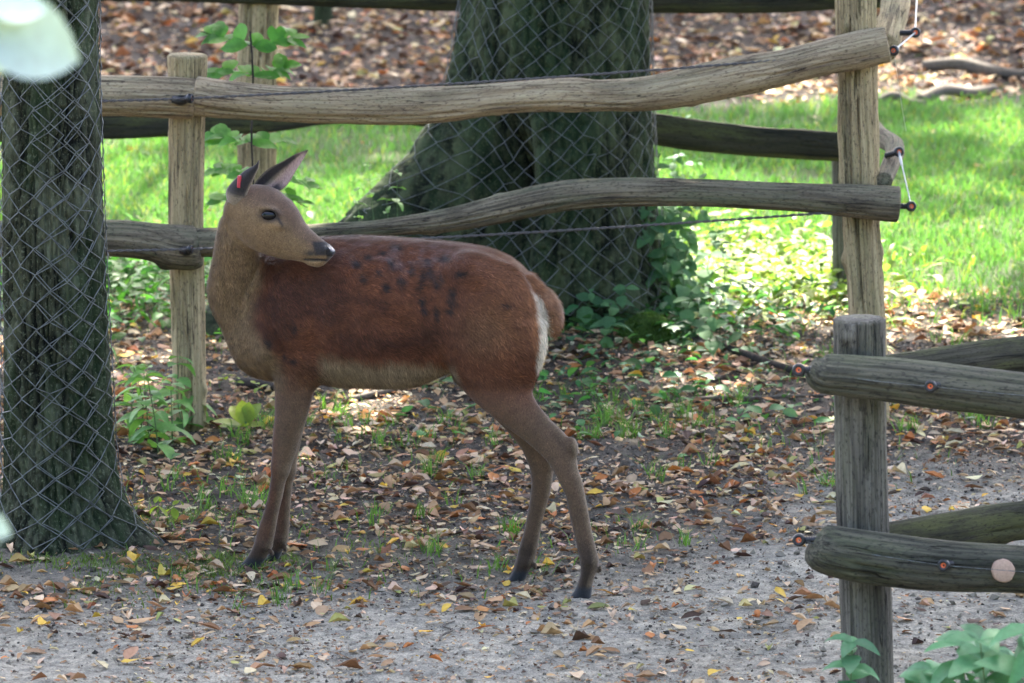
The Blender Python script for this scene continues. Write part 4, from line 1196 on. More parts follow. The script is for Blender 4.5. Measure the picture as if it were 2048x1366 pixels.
eyeU = UV(EYE[0], EYE[1], HW)
keep &= ~((np.hypot((hp[:, 0] - eyeU[0]) / 0.026, (hp[:, 2] - eyeU[1]) / 0.018) < 1) & is_h)
hp, hn, hc, flow, ln, lift = (q_[keep] for q_ in (hp, hn, hc, flow, ln, lift))
nh = len(hp)
side = np.cross(hn, flow)
hw_ = hr.uniform(0.0005, 0.0010, nh)[:, None]
root = hp - hn * 0.0015
midp = hp + flow * (ln * 0.5)[:, None] + hn * (ln * lift * 0.8)[:, None]
tip_ = hp + flow * ln[:, None] + hn * (ln * lift)[:, None]
FV = np.stack([root - side * hw_, root + side * hw_, midp + side * hw_ * 0.8, midp - side * hw_ * 0.8, tip_], 1).reshape(-1, 3)
k5 = np.arange(nh)[:, None] * 5
tone = np.clip(np.exp(hr.normal(0, 0.32, nh)), 0.5, 1.7)[:, None]
tone = tone * (0.45 + 1.1 * fbm(hp[:, 0] * 45, hp[:, 1] * 45, hp[:, 2] * 75, 3, 411))[:, None]
hcol = hc[:, :3] * tone
hcol = np.repeat(hcol, 5, 0).reshape(nh, 5, 3)
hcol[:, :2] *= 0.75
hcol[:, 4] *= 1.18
m, nt, b, out = new_mat('deer_hair')
nt.links.new(attr(nt, 'Col').outputs['Color'], b.inputs['Base Color'])
b.inputs['Roughness'].default_value = 0.55
b.inputs['Specular IOR Level'].default_value = 0.2
M['hair'] = m
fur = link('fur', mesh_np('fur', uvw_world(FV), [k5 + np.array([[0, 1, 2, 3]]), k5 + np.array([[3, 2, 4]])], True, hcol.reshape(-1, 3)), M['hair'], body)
tag(fur, kind='stuff')

# ------------------------------------------------------------------ leaves
def leaf_arrays(L, W, fold=0.3, droop=0.3, curl=0.0, widest=0.45, tip=1.0, n=6, twist=0.0, serr=0.0, wave=0.0, seed=0):
    """a leaf blade along +x from its base at the origin: left edge, midrib, right edge"""
    rs = np.random.default_rng(seed)
    t = np.linspace(0, 1, n)
    w = W * 0.5 * np.sin(math.pi * t ** (math.log(0.5) / math.log(widest))) ** 0.8
    w[0] = 0.02 * W; w[-1] = 0.01 * W
    if serr:
        w = w * (1 + serr * np.where(np.arange(n) % 2, 1, -1))
    ang = droop * t
    x = np.cumsum(np.concatenate([[0], np.cos(ang[:-1])])) * L / (n - 1)
    z = -np.cumsum(np.concatenate([[0], np.sin(ang[:-1])])) * L / (n - 1)
    V = []
    for sgn in (-1, 0, 1):
        yy = sgn * w * math.cos(fold) + 0
        zz = z + abs(sgn) * w * math.sin(fold) + (curl * (w ** 2) / max(W, 1e-6) * 3 if sgn else 0)
        zz = zz + wave * L * rs.normal(0, 1, n) * abs(sgn)
        tw = twist * t * sgn
        V.append(np.stack([x, yy, zz + tw * w], -1))
    V = np.vstack(V)
    F = []
    for a, b_ in ((0, n), (n, 2 * n)):
        i = np.arange(n - 1)
        F.append(np.stack([a + i, a + i + 1, b_ + i + 1, b_ + i], -1))
    return V, np.vstack(F)
def rotm(rz, ry, rx):
    return np.array(Euler((rx, ry, rz)).to_matrix())
def rot_batch(rx, ry, rz):
    cx, sx, cy, sy, cz, sz = np.cos(rx), np.sin(rx), np.cos(ry), np.sin(ry), np.cos(rz), np.sin(rz)
    z = np.zeros_like(cx)
    o = z + 1
    def st(a): return np.stack([np.stack(r_, -1) for r_ in a], -2)
    return st([[cz, -sz, z], [sz, cz, z], [z, z, o]]) @ st([[cy, z, sy], [z, o, z], [-sy, z, cy]]) @ st([[o, z, z], [z, cx, -sx], [z, sx, cx]])
def scatter(variants, pos, rx, ry, rz, sc, colr, which):
    """many blades in one mesh"""
    Vs, Fs, Cs, o = [], [], [], 0
    Rm = rot_batch(rx, ry, rz)
    for k, (V, F) in enumerate(variants):
        m_ = np.where(which == k)[0]
        if len(m_) == 0:
            continue
        P_ = np.einsum('nij,vj->nvi', Rm[m_], V) * sc[m_][:, None, None] + pos[m_][:, None, :]
        nv = len(V)
        Vs.append(P_.reshape(-1, 3))
        Fs.append((F[None] + (np.arange(len(m_)) * nv)[:, None, None] + o).reshape(-1, F.shape[1]))
        shade = np.ones((len(m_), nv, 1))
        shade[:, nv // 3:2 * nv // 3] = 1.12 if nv >= 9 else 1
        Cs.append((colr[m_][:, None, :] * shade).reshape(-1, 3))
        o += len(m_) * nv
    return np.vstack(Vs), np.vstack(Fs), np.vstack(Cs)

lr = np.random.default_rng(5)
dead = []
for k in range(12):
    dead.append(leaf_arrays(1.0, lr.uniform(0.30, 0.68), lr.uniform(-0.15, 0.45), lr.uniform(-0.4, 0.5), lr.uniform(-0.5, 0.8), lr.uniform(0.40, 0.55), n=6, twist=lr.uniform(-0.4, 0.4), wave=0.03, seed=k))
dead = [(V - np.array([0.45, 0, V[:, 2].min() * 0.6 + V[:, 2].mean() * 0.4]), F) for V, F in dead]
PAL = {'brown': (0.20, 0.108, 0.055), 'tan': (0.40, 0.262, 0.14), 'pale': (0.54, 0.41, 0.265), 'orange': (0.42, 0.165, 0.055), 'yellow': (0.60, 0.40, 0.07), 'dark': (0.075, 0.048, 0.036), 'olive': (0.30, 0.29, 0.09), 'cream': (0.62, 0.53, 0.32)}
names = list(PAL)
def leaf_colours(n, wts):
    k = lr.choice(len(names), n, p=np.array(wts) / sum(wts))
    c = np.array([PAL[names[i]] for i in k])
    return c * lr.uniform(0.7, 1.25, (n, 1)) * (1 + lr.normal(0, 0.06, (n, 3)))
def litter_density(x, y):
    n = fbm(x * 1.6, y * 1.6, 0, 4, 71)
    d = 1 - 0.88 * path(x, y) ** 0.8
    d = d * (0.35 + 1.3 * sstep(0.30, 0.62, n))
    d = d + 0.5 * np.exp(-((x + 0.05) / 0.7) ** 2 - ((y + 0.35) / 0.22) ** 2)
    d = d * (1 - 0.93 * meadow(x, y))
    d = d * (0.25 + 0.75 * sstep(0.22, 0.42, np.hypot(x - NEAR_TREE[0], y - NEAR_TREE[1] + 0.25)))
    return np.clip(d, 0.035, 1.2)
def scatter_xy(n, x0, x1, y0, y1, dens):
    X, Y = lr.uniform(x0, x1, n), lr.uniform(y0, y1, n)
    k = lr.random(n) < dens(X, Y)
    return X[k], Y[k]
# -- litter too plentiful to count
X1, Y1 = scatter_xy(64000, -2.9, 2.9, -4.0, 5.2, litter_density)
X2, Y2 = scatter_xy(2600, -3.2, 3.6, 4.8, 11.5, lambda x, y: 0.25 + 0 * x)
X3, Y3 = lr.uniform(-3.8, 4.2, 34000), lr.uniform(10.6, 19.5, 34000)
k3 = lr.random(34000) < sstep(10.7, 11.6, Y3 - 0.12 * X3)
X3, Y3 = X3[k3], Y3[k3]
X, Y = np.concatenate([X1, X2, X3]), np.concatenate([Y1, Y2, Y3])
n = len(X)
wts = [4, 6, 6, 1.1, 0.8, 3.2, 0.5, 0.9]
colr = leaf_colours(n, wts)
nf = len(X3)
colr[-nf:] = leaf_colours(nf, [6, 5, 5, 1.4, 0.4, 9, 0.5, 0.8])
sc = np.clip(lr.lognormal(math.log(0.026), 0.50, n), 0.009, 0.070)
sc[len(X1):len(X1) + len(X2)] *= 0.9
sc[len(X1) + len(X2):] *= 1.6
HOOF = [DO + EU * UV(hx_, hy_, hw3)[0] + EW * hw3 for hx_, hy_, hw3 in ((490, 1140, 0.062), (540, 1126, -0.053), (1162, 1190, 0.088), (1022, 1178, -0.055))]
nearhoof = np.min([np.hypot(X - q[0], (Y - q[1]) * 0.6) for q in HOOF], axis=0) < 0.06
sc = np.where(nearhoof, sc * 0.35, sc)
pos = np.stack([X, Y, gz(X, Y) + 0.004 + sc * 0.10 * lr.random(n)], -1)
V, F, C = scatter(dead, pos, lr.normal(0, 0.16, n), lr.normal(0, 0.16, n), lr.uniform(0, 6.28, n), sc, colr, lr.integers(0, 12, n))
tag(link('leaf_litter', mesh_np('leaf_litter', V, F, True, C), M['litter']), 'brown and tan dead leaf litter scattered over the soil', 'leaf litter', kind='stuff')
# -- crumbled bits of leaf, mostly on the trodden path
bits = [(V - np.array([0.45, 0, 0]), F) for V, F in (leaf_arrays(1.0, lr.uniform(0.4, 0.8), lr.uniform(0, 0.5), lr.uniform(-0.3, 0.6), n=3, wave=0.05, seed=k) for k in range(6))]
X, Y = scatter_xy(80000, -2.6, 2.6, -3.6, 4.6, lambda x, y: 0.22 + 0.78 * sstep(0.44, 0.62, fbm(x * 1.9, y * 1.9, 0, 4, 83)))
n = len(X)
sc = np.clip(lr.lognormal(math.log(0.0105), 0.45, n), 0.004, 0.028)
V, F, C = scatter(bits, np.stack([X, Y, gz(X, Y) + soil_height(X, Y) + 0.003], -1), lr.normal(0, 0.25, n), lr.normal(0, 0.25, n), lr.uniform(0, 6.28, n), sc, leaf_colours(n, [5, 4, 3, 0.8, 0.3, 6, 0.2, 0.3]), lr.integers(0, 6, n))
tag(link('leaf_fragments', mesh_np('leaf_fragments', V, F, True, C), M['litter']), 'crumbled fragments of dead leaves trodden into the path', 'leaf litter', kind='stuff')
# -- crumbs of soil and broken leaf
oct_V = np.array([[1, 0, 0], [0, 1, 0], [-1, 0, 0], [0, -1, 0], [0.1, 0.1, 0.8], [0, 0, -0.6]], float)
oct_F = np.array([[0, 1, 4], [1, 2, 4], [2, 3, 4], [3, 0, 4], [1, 0, 5], [2, 1, 5], [3, 2, 5], [0, 3, 5]])
cv = []
for k in range(6):
    cv.append((oct_V * lr.uniform(0.5, 1.35, (6, 3)), oct_F))
X, Y = scatter_xy(100000, -2.5, 2.5, -3.4, 4.2, lambda x, y: 0.22 + 0.75 * sstep(0.42, 0.62, fbm(x * 2.6, y * 2.6, 0, 4, 81)) * (1 - 0.55 * path(x, y)))
n = len(X)
sc = np.clip(lr.lognormal(math.log(0.0036), 0.55, n), 0.0015, 0.016)
cc_ = np.where((lr.random(n) < 0.62 - 0.48 * path(X, Y))[:, None], np.array([[0.055, 0.045, 0.036]]), np.array([[0.23, 0.20, 0.155]])) * lr.uniform(0.6, 1.4, (n, 1))
V, F, C = scatter(cv, np.stack([X, Y, gz(X, Y) + soil_height(X, Y) + sc * 0.3], -1), lr.uniform(0, 6, n), lr.uniform(-0.5, 0.5, n), lr.uniform(0, 6, n), sc, cc_, lr.integers(0, 6, n))
m, nt, b, out = new_mat('soil_crumb')
nt.links.new(attr(nt, 'Col').outputs['Color'], b.inputs['Base Color'])
b.inputs['Roughness'].default_value = 0.95
M['crumb'] = m
tag(link('soil_crumbs', mesh_np('soil_crumbs', V, F, False, C), M['crumb']), 'dark crumbs of soil and grit strewn on the ground', 'soil', kind='stuff')
# -- the leaves that show largest: each one a thing
lab = {'brown': ('chestnut brown curled dead leaf lying on the soil', 'brown dead leaves'), 'tan': ('tan dry dead leaf lying on the soil', 'tan dead leaves'), 'pale': ('pale buff dead leaf lying on the soil', 'pale dead leaves'), 'orange': ('orange rust dead leaf lying on the soil', 'orange dead leaves'), 'yellow': ('bright yellow fallen leaf lying on the soil', 'yellow fallen leaves'), 'dark': ('dark brown rotting dead leaf lying on the soil', 'dark dead leaves'), 'olive': ('olive green fallen leaf lying on the soil', 'olive fallen leaves'), 'cream': ('cream yellow fallen leaf lying on the soil', 'cream fallen leaves')}
leaf_me = {}
def dead_leaf_mesh(kc, v):
    if (kc, v) not in leaf_me:
        V, F = dead[v]
        c = np.tile(np.array(PAL[kc]), (len(V), 1)) * lr.uniform(0.9, 1.15)
        c[6:12] *= 1.15
        me = mesh_np('dead_leaf', V, F, True, c)
        me.materials.append(M['litter'])
        leaf_me[(kc, v)] = me
    return leaf_me[(kc, v)]
def dead_leaf(x, y, kc, L):
    o = link('dead_leaf', dead_leaf_mesh(kc, int(lr.integers(0, 12))))
    o.location = (x, y, gz1(x, y) + 0.005 + 0.06 * L)
    o.rotation_euler = (lr.normal(0, 0.17), lr.normal(0, 0.17), lr.uniform(0, 6.28))
    o.scale = (L, L, L)
    zone = 'on the bare grey path' if path(np.array([x]), np.array([y]))[0] > 0.6 else ('in the litter beside the near fence' if x > 0.95 else ('in the litter behind the deer' if y > 0.9 else ('in the litter around the netted trunk' if x < -0.95 else 'in the litter under the deer')))
    tag(o, lab[kc][0].replace('on the soil', zone), 'leaf', lab[kc][1] + ' ' + zone)
marked = [(100, 1213, 'orange', .07), (285, 1251, 'tan', .085), (236, 1247, 'tan', .05), (677, 1253, 'olive', .065), (547, 1248, 'tan', .05), (530, 1213, 'yellow', .06), (350, 1188, 'yellow', .075), (395, 1296, 'yellow', .05), (816, 1303, 'orange', .04), (893, 1222, 'yellow', .055), (1097, 1134, 'yellow', .048), (1047, 1199, 'cream', .055), (950, 1091, 'tan', .07), (855, 866, 'yellow', .035), (1515, 1231, 'orange', .05), (252, 715, 'yellow', .07), (1182, 923, 'cream', .06), (942, 930, 'tan', .07), (700, 941, 'tan', .06), (255, 1240, 'pale', .05), (140, 1240, 'tan', .055), (1440, 935, 'orange', .05), (1385, 910, 'cream', .06), (1160, 1005, 'tan', .05), (1260, 1030, 'orange', .06), (1330, 1020, 'cream', .05), (1495, 1000, 'yellow', .045), (1300, 1155, 'tan', .045), (640, 1090, 'tan', .06), (505, 1190, 'tan', .06), (465, 1230, 'brown', .06), (590, 1100, 'orange', .07), (560, 1165, 'brown', .075), (420, 1262, 'brown', .07), (210, 1196, 'brown', .05), (930, 1178, 'brown', .06), (960, 1240, 'tan', .06), (845, 1160, 'pale', .06), (780, 1135, 'tan', .06), (730, 1105, 'orange', .05), (690, 1175, 'brown', .06), (1790, 818, 'yellow', .06), (1880, 840, 'orange', .07), (1870, 960, 'orange', .07), (1800, 950, 'cream', .065), (1990, 890, 'tan', .07), (1150, 752, 'orange', .075), (1410, 735, 'orange', .075), (1090, 740, 'tan', .06), (1620, 1230, 'cream', .045), (1930, 1290, 'pale', .05), (1450, 1105, 'brown', .05), (700, 1345, 'brown', .06), (870, 1330, 'orange', .045), (330, 1100, 'tan', .06), (590, 1290, 'cream', .05), (1670, 925, 'orange', .07), (1640, 870, 'tan', .07), (1560, 1190, 'yellow', .05), (1720, 790, 'brown', .07)]
for x, y, kc, L in marked:
    p = on_ground(x, y)
    dead_leaf(p[0], p[1], kc, L * lr.uniform(0.95, 1.15))
want = 300 - len(marked)
got = 0
while got < want:
    py = 740 + 620 * lr.random() ** 0.9
    px_ = lr.uniform(-10, 2060)
    p = on_ground(px_, py)
    if lr.random() < litter_density(p[0], p[1]) * 0.9 + 0.10:
        kc = names[int(lr.choice(8, p=np.array([4, 5, 4, 1.6, 1.4, 1.5, 0.6, 1.0]) / 19.1))]
        dead_leaf(p[0], p[1], kc, float(np.clip(lr.normal(0.050, 0.012), 0.03, 0.08)))
        got += 1

# ------------------------------------------------------------------ grass
def blades(X, Y, h, wd, lean, colr, seed):
    g = np.random.default_rng(seed)
    n = len(X)
    a = g.uniform(0, 2 * math.pi, n)
    az = g.uniform(0, 2 * math.pi, n)
    dx, dy = np.cos(a), np.sin(a)
    sx, sy = np.cos(az) * wd, np.sin(az) * wd
    z = gz(X, Y)
    b0 = np.stack([X, Y, z - 0.004], -1)
    sd = np.stack([sx, sy, 0 * sx], -1)
    le = (lean * g.uniform(0.2, 1.3, n) * h)[:, None] * np.stack([dx, dy, 0 * dx], -1)
    m1 = b0 + np.stack([0 * h, 0 * h, h * 0.55], -1) + le * 0.30
    t1 = b0 + np.stack([0 * h, 0 * h, h * g.uniform(0.75, 1.0, n)], -1) + le
    V = np.stack([b0 - sd, b0 + sd, m1 + sd * 0.8, m1 - sd * 0.8, t1], 1).reshape(-1, 3)
    k = np.arange(n)[:, None] * 5
    return V, [k + np.array([[0, 1, 2, 3]]), k + np.array([[3, 2, 4]])], np.repeat(colr, 5, 0)
gr = np.random.default_rng(15)
n = 190000
X, Y = gr.uniform(-4.0, 4.4, n), gr.uniform(4.0, 12.0, n)
dn = meadow(X, Y) * (0.35 + 0.9 * sstep(0.3, 0.6, fbm(X * 1.7, Y * 1.7, 0, 3, 91)))
k = gr.random(n) < dn
X, Y = X[k], Y[k]
n = len(X)
hh = gr.uniform(0.03, 0.085, n) * (0.7 + 0.6 * fbm(X * 0.9, Y * 0.9, 0, 2, 93))
base_c = np.array([0.095, 0.20, 0.055]) * gr.uniform(0.65, 1.35, (n, 1))
yel = gr.random(n)[:, None] < 0.12
base_c = np.where(yel, np.array([0.25, 0.27, 0.06]), base_c)
V, F, C = blades(X, Y, hh, gr.uniform(0.002, 0.004, n), 0.9, base_c, 1)
tag(link('meadow_grass', mesh_np('meadow_grass', V, F, True, C), M['green_stuff']), 'bright green meadow grass beyond the log fence', 'grass', kind='stuff')
# sparse tufts among the litter
X, Y, hs = [], [], []
tuft_px = [(690, 880), (1200, 830), (1240, 840), (1280, 860), (860, 940), (880, 890), (740, 860), (1060, 870), (1100, 800), (1350, 880), (1300, 830), (1395, 930), (600, 850), (520, 850), (640, 830), (700, 830), (780, 900), (900, 860), (1230, 860), (1400, 850), (1500, 820), (1650, 980), (1270, 1080), (505, 1000), (370, 980), (440, 920), (520, 1010), (830, 1040), (1040, 1140), (1015, 1050), (1190, 870), (1180, 800), (930, 980), (915, 1100), (1340, 950), (1860, 870), (1950, 850), (480, 870), (410, 1000), (620, 1180), (570, 1220), (1660, 720), (1850, 660), (1930, 690), (1980, 640)]
for x, y in tuft_px:
    p = on_ground(x, y)
    for q in range(int(gr.integers(2, 5))):
        cx_, cy_ = p[0] + gr.normal(0, 0.05), p[1] + gr.normal(0, 0.10)
        k = int(gr.integers(8, 22))
        X += list(cx_ + gr.normal(0, 0.015, k)); Y += list(cy_ + gr.normal(0, 0.02, k)); hs += list(gr.uniform(0.03, 0.10, k))
k = 6500
rx_, ry_ = gr.uniform(-2.6, 2.6, k), gr.uniform(-0.4, 4.8, k)
ok = gr.random(k) < sstep(0.46, 0.68, fbm(rx_ * 2.3, ry_ * 2.3, 0, 3, 95)) * (1 - path(rx_, ry_))
X += list(rx_[ok]); Y += list(ry_[ok]); hs += list(gr.uniform(0.025, 0.07, ok.sum()))
# matted low grass at the foot of the near tree
k = 11000
a = gr.uniform(0, 2 * math.pi, k); rr = np.abs(gr.normal(0.40, 0.16, k))
mx, my = NEAR_TREE[0] + rr * np.cos(a) * 1.4 + 0.1, NEAR_TREE[1] - 0.05 + rr * np.sin(a) * 1.0
ok = (gr.random(k) < sstep(0.40, 0.60, fbm(mx * 4, my * 4, 0, 3, 97))) & (np.hypot(mx - NEAR_TREE[0], my - NEAR_TREE[1]) > 0.27)
X += list(mx[ok]); Y += list(my[ok]); hs += list(gr.uniform(0.014, 0.035, ok.sum()))
X, Y, hs = np.array(X), np.array(Y), np.array(hs)
cg = np.array([0.12, 0.23, 0.045]) * gr.uniform(0.6, 1.35, (len(X), 1))
cg = np.where((hs < 0.036)[:, None], cg * np.array([1.1, 0.85, 1.0]), cg)
V, F, C = blades(X, Y, hs, gr.uniform(0.0013, 0.0024, len(X)), 0.9, cg, 2)
tag(link('grass_tufts', mesh_np('grass_tufts', V, F, True, C), M['green_stuff']), 'thin green grass tufts sprouting through the dead leaves', 'grass', kind='stuff')
# low ground cover: yellow-green herbs by the corner post, green herbs behind the left fence post
gv = [leaf_arrays(1.0, gr.uniform(0.4, 0.7), gr.uniform(0, 0.4), gr.uniform(0.2, 0.8), n=5, seed=k) for k in range(4)] + [leaf_arrays(1.0, 0.13, 0.3, gr.uniform(0.9, 1.8), n=5, seed=k) for k in range(2)]
def cover(name, label, n, cx_, cy_, sx_, sy_, c0, hmax, strap, seed, smin=0.03, smax=0.075):
    g = np.random.default_rng(seed)
    x, y = cx_ + g.normal(0, sx_, n), cy_ + g.normal(0, sy_, n)
    h = g.uniform(0.01, hmax, n)
    which = np.where(g.random(n) < strap, g.integers(4, 6, n), g.integers(0, 4, n))
    s = g.uniform(smin, smax, n) * np.where(which >= 4, 2.4, 1.0)
    h = np.where(which >= 4, 0.01, h)
    c = np.array(c0) * g.uniform(0.6, 1.4, (n, 1)) * (1 + g.normal(0, 0.08, (n, 3)))
    V, F, C = scatter(gv, np.stack([x, y, gz(x, y) + h], -1), g.normal(0, 0.35, n), np.where(which >= 4, g.uniform(-1.2, -0.5, n), g.normal(0, 0.3, n)), g.uniform(0, 6.28, n), s, c, which)
    # thin stalks so that no leaf floats
    V2, F2, C2 = blades(x, y, h, np.full(n, 0.0012), 0.05, c * 0.7, seed + 1)
    o = len(V)
    return tag(link(name, mesh_np(name, np.vstack([V, V2]), [np.vstack([F, F2[0] + o]), F2[1] + o], True, np.vstack([C, C2])), M['green_stuff']), label, 'ground cover', kind='stuff')
p = on_ground(1540, 570)
cover('ground_cover', 'sunlit yellow-green low herbs and strap leaves beside the corner post', 1500, p[0], p[1], 0.26, 0.55, (0.19, 0.27, 0.05), 0.10, 0.35, 111)
p = on_ground(285, 585)
cover('ground_cover', 'low green herbs growing behind the left log fence post', 1500, p[0] - 0.1, p[1], 0.35, 0.55, (0.075, 0.20, 0.045), 0.12, 0.1, 121)
p = on_ground(1330, 640)
cover('ground_cover', 'dark green low creepers around the foot of the oak', 900, p[0], p[1] - 0.2, 0.30, 0.35, (0.045, 0.12, 0.05), 0.09, 0.0, 131)
p = on_ground(1250, 780)
cover('ground_cover', 'scattered small green seedlings among dead leaves behind the deer', 260, p[0], p[1], 0.45, 0.5, (0.08, 0.20, 0.075), 0.05, 0.0, 141)

# ------------------------------------------------------------------ plants with leaves one can pick apart
def leaf_set(mat, specs):
    out_ = []
    for k, sp in enumerate(specs):
        V, F = leaf_arrays(1.0, n=9, seed=k, **sp)
        me = mesh_np('leaf', V, F, True)
        me.materials.append(M[mat])
        out_.append(me)
    return out_
nettle_specs = [dict(W=0.52, fold=0.25, droop=0.9, widest=0.36, serr=0.05), dict(W=0.46, fold=0.35, droop=1.2, widest=0.36, serr=0.06), dict(W=0.56, fold=0.2, droop=0.6, widest=0.38, serr=0.05), dict(W=0.42, fold=0.45, droop=1.0, widest=0.4, serr=0.05)]
ovate = [dict(W=0.72, fold=0.2, droop=0.5, widest=0.5), dict(W=0.66, fold=0.3, droop=0.8, widest=0.48), dict(W=0.62, fold=0.12, droop=0.3, widest=0.5)]
LS = {'nettle': leaf_set('nettle', nettle_specs), 'nettle_blue': leaf_set('nettle_blue', nettle_specs), 'bramble': leaf_set('bramble', [dict(W=0.66, fold=0.25, droop=0.6, widest=0.42, serr=0.07), dict(W=0.6, fold=0.35, droop=0.9, widest=0.42, serr=0.07), dict(W=0.72, fold=0.15, droop=0.4, widest=0.42, serr=0.06)]), 'broad': leaf_set('broad', ovate), 'beech': leaf_set('beech', ovate), 'pale_leaf': leaf_set('pale_leaf', ovate)}
pr = np.random.default_rng(41)
def put_leaf(parent, kind, p, yaw, pitch, roll, L, face=0.0):
    me = LS[kind][int(pr.integers(0, len(LS[kind])))]
    o = link('leaf', me, None, parent)
    Mx = Matrix.Translation(Vector([float(v) for v in p])) @ Matrix.Rotation(face, 4, 'X') @ Euler((roll, pitch, yaw)).to_matrix().to_4x4() @ Matrix.Scale(float(L), 4)
    o.matrix_basis = Mx
    return o
def stem_plant(name, label, cat, group, x, y, h, kind, n_pairs, L, lean=(0, 0), start=0.3, r=0.0028, stem='stem', droop=0.25, face=0.0):
    z = gz1(x, y)
    t = thing(name, label, cat, (x, y, z), group)
    b_ = np.array([x, y, z - 0.02])
    tip_ = np.array([x + lean[0], y + lean[1], z + h])
    mid_ = (b_ + tip_) / 2 + np.array([pr.normal(0, 0.02), pr.normal(0, 0.02), 0.0])
    C_, r_ = smooth_path([b_, mid_, tip_], [r, r * 0.8, r * 0.45], 12)
    V, F = wires_tube(C_, r, 6)
    k = np.repeat(r_ / r, 6)[:, None]
    V = np.repeat(C_, 6, 0) + (V - np.repeat(C_, 6, 0)) * k
    link('stem', mesh_np('stem', V, F), M[stem], t)
    a0 = pr.uniform(0, 6.28)
    for i in range(n_pairs):
        f = start + (1 - start) * (i / max(n_pairs - 1, 1))
        pt = C_[min(int(f * 11.99), 11)]
        size = L * (1.0 - 0.45 * max(0, f - 0.55) / 0.45) * pr.uniform(0.8, 1.15)
        for s in (0, math.pi):
            put_leaf(t, kind, pt, a0 + i * 1.57 + s + pr.normal(0, 0.2), droop - 0.5 * f + pr.normal(0, 0.18), pr.normal(0, 0.2), size, face)
    return t
# nettles at the left fence post
g1 = 'leafy nettles growing at the left fence post'
l1 = 'green nettle with toothed drooping leaves at the foot of the left fence post'
for px_, py_, h in ((318, 905, 0.28), (300, 880, 0.25), (345, 890, 0.22), (275, 880, 0.26), (372, 862, 0.27), (395, 850, 0.18), (262, 860, 0.2)):
    p = on_ground(px_, py_)
    stem_plant('nettle', l1, 'plant', g1, p[0], p[1], h, 'nettle', 6, 0.115, (pr.normal(0, 0.03), -0.02), 0.25)
for px_, py_, h in ((305, 1075, 0.10), (345, 1075, 0.09)):
    p = on_ground(px_, py_)
    stem_plant('seedling', 'small yellow-green seedling beside the netted dark trunk', 'plant', 'seedlings beside the netted trunk', p[0], p[1], h, 'broad', 2, 0.05, (0.02, 0), 0.7, 0.0018, droop=0.9)
# broad pale leaves by the front legs
p = on_ground(492, 858)
pl = thing('plant', 'low plant with broad yellow-green oval leaves between fence post and deer\'s forelegs', 'plant', (p[0], p[1], gz1(p[0], p[1])))
V, F = wires_tube(np.array([[p[0], p[1], gz1(p[0], p[1]) - 0.01], [p[0], p[1], 0.01], [p[0], p[1], 0.025]]), 0.004, 6)
link('stem', mesh_np('stem', V, F), M['stem'], pl)
for yaw, pitch, L in ((2.4, -0.9, 0.11), (1.9, -1.1, 0.10), (0.9, -1.05, 0.11), (3.3, -0.3, 0.12), (3.0, -0.1, 0.10), (0.2, -0.2, 0.07), (4.4, -0.3, 0.08), (1.4, -1.2, 0.09)):
    put_leaf(pl, 'broad', (p[0], p[1], gz1(p[0], p[1]) + 0.015), yaw, pitch, pr.normal(0, 0.3), L)
for px_, py_ in ((455, 700), (470, 790), (505, 800), (450, 780)):
    p = on_ground(px_, py_)
    stem_plant('seedling', 'small pale green seedling behind the deer\'s chest', 'plant', 'seedlings behind the deer\'s chest', p[0], p[1], 0.06, 'broad', 2, 0.045, (0.01, 0), 0.8, 0.0016)
for px_, py_ in ((885, 785), (905, 790), (870, 800)):
    p = on_ground(px_, py_)
    stem_plant('seedling', 'small green seedling under the deer\'s flank', 'plant', 'seedlings under the deer\'s flank', p[0], p[1], 0.06, 'nettle', 1, 0.05, (0.01, 0), 0.95, 0.0016)
# bramble thicket at the foot of the oak
g2, l2 = 'dark bramble shoots at the foot of the oak', 'dark green bramble shoot with toothed leaves at the foot of the netted oak'
for i in range(26):
    px_ = pr.uniform(1170, 1430)
    py_ = pr.uniform(625, 672) if 1215 < px_ < 1385 else pr.uniform(640, 720)
    p = on_ground(px_, py_)
    hgt = (0.17 + 0.36 * math.exp(-((px_ - 1310) / 70) ** 2)) * pr.uniform(0.7, 1.2)
    stem_plant('bramble', l2, 'bramble', g2, p[0], p[1], hgt, 'bramble', int(4 + hgt * 10), 0.085, (pr.normal(0, 0.07), pr.normal(0, 0.05)), 0.2, 0.0022, droop=0.3, face=0.45)
for px_, py_, h in ((1352, 660, 0.60), (1340, 650, 0.52), (1230, 660, 0.30), (1420, 680, 0.33)):
    p = on_ground(px_, py_)
    stem_plant('bramble', 'tall thin shoot with sparse leaves rising from the brambles beside the oak', 'bramble', 'tall shoots beside the oak', p[0], p[1], h, 'bramble', 4, 0.075, (pr.normal(0, 0.06), 0), 0.55, 0.0022, droop=0.3)
g3, l3 = 'small seedlings in the leaf litter behind the deer\'s tail', 'small bluish green seedling in the leaf litter behind the deer\'s hind legs'
for px_, py_ in ((1290, 740), (1340, 770), (1215, 745), (1255, 760), (1350, 800), (1480, 700), (1530, 750), (1180, 740), (1400, 790), (1320, 745)):
    p = on_ground(px_, py_)
    stem_plant('seedling', l3, 'plant', g3, p[0], p[1], pr.uniform(0.03, 0.07), 'nettle_blue', 2, 0.06, (0, 0), 0.6, 0.0015, droop=0.2)
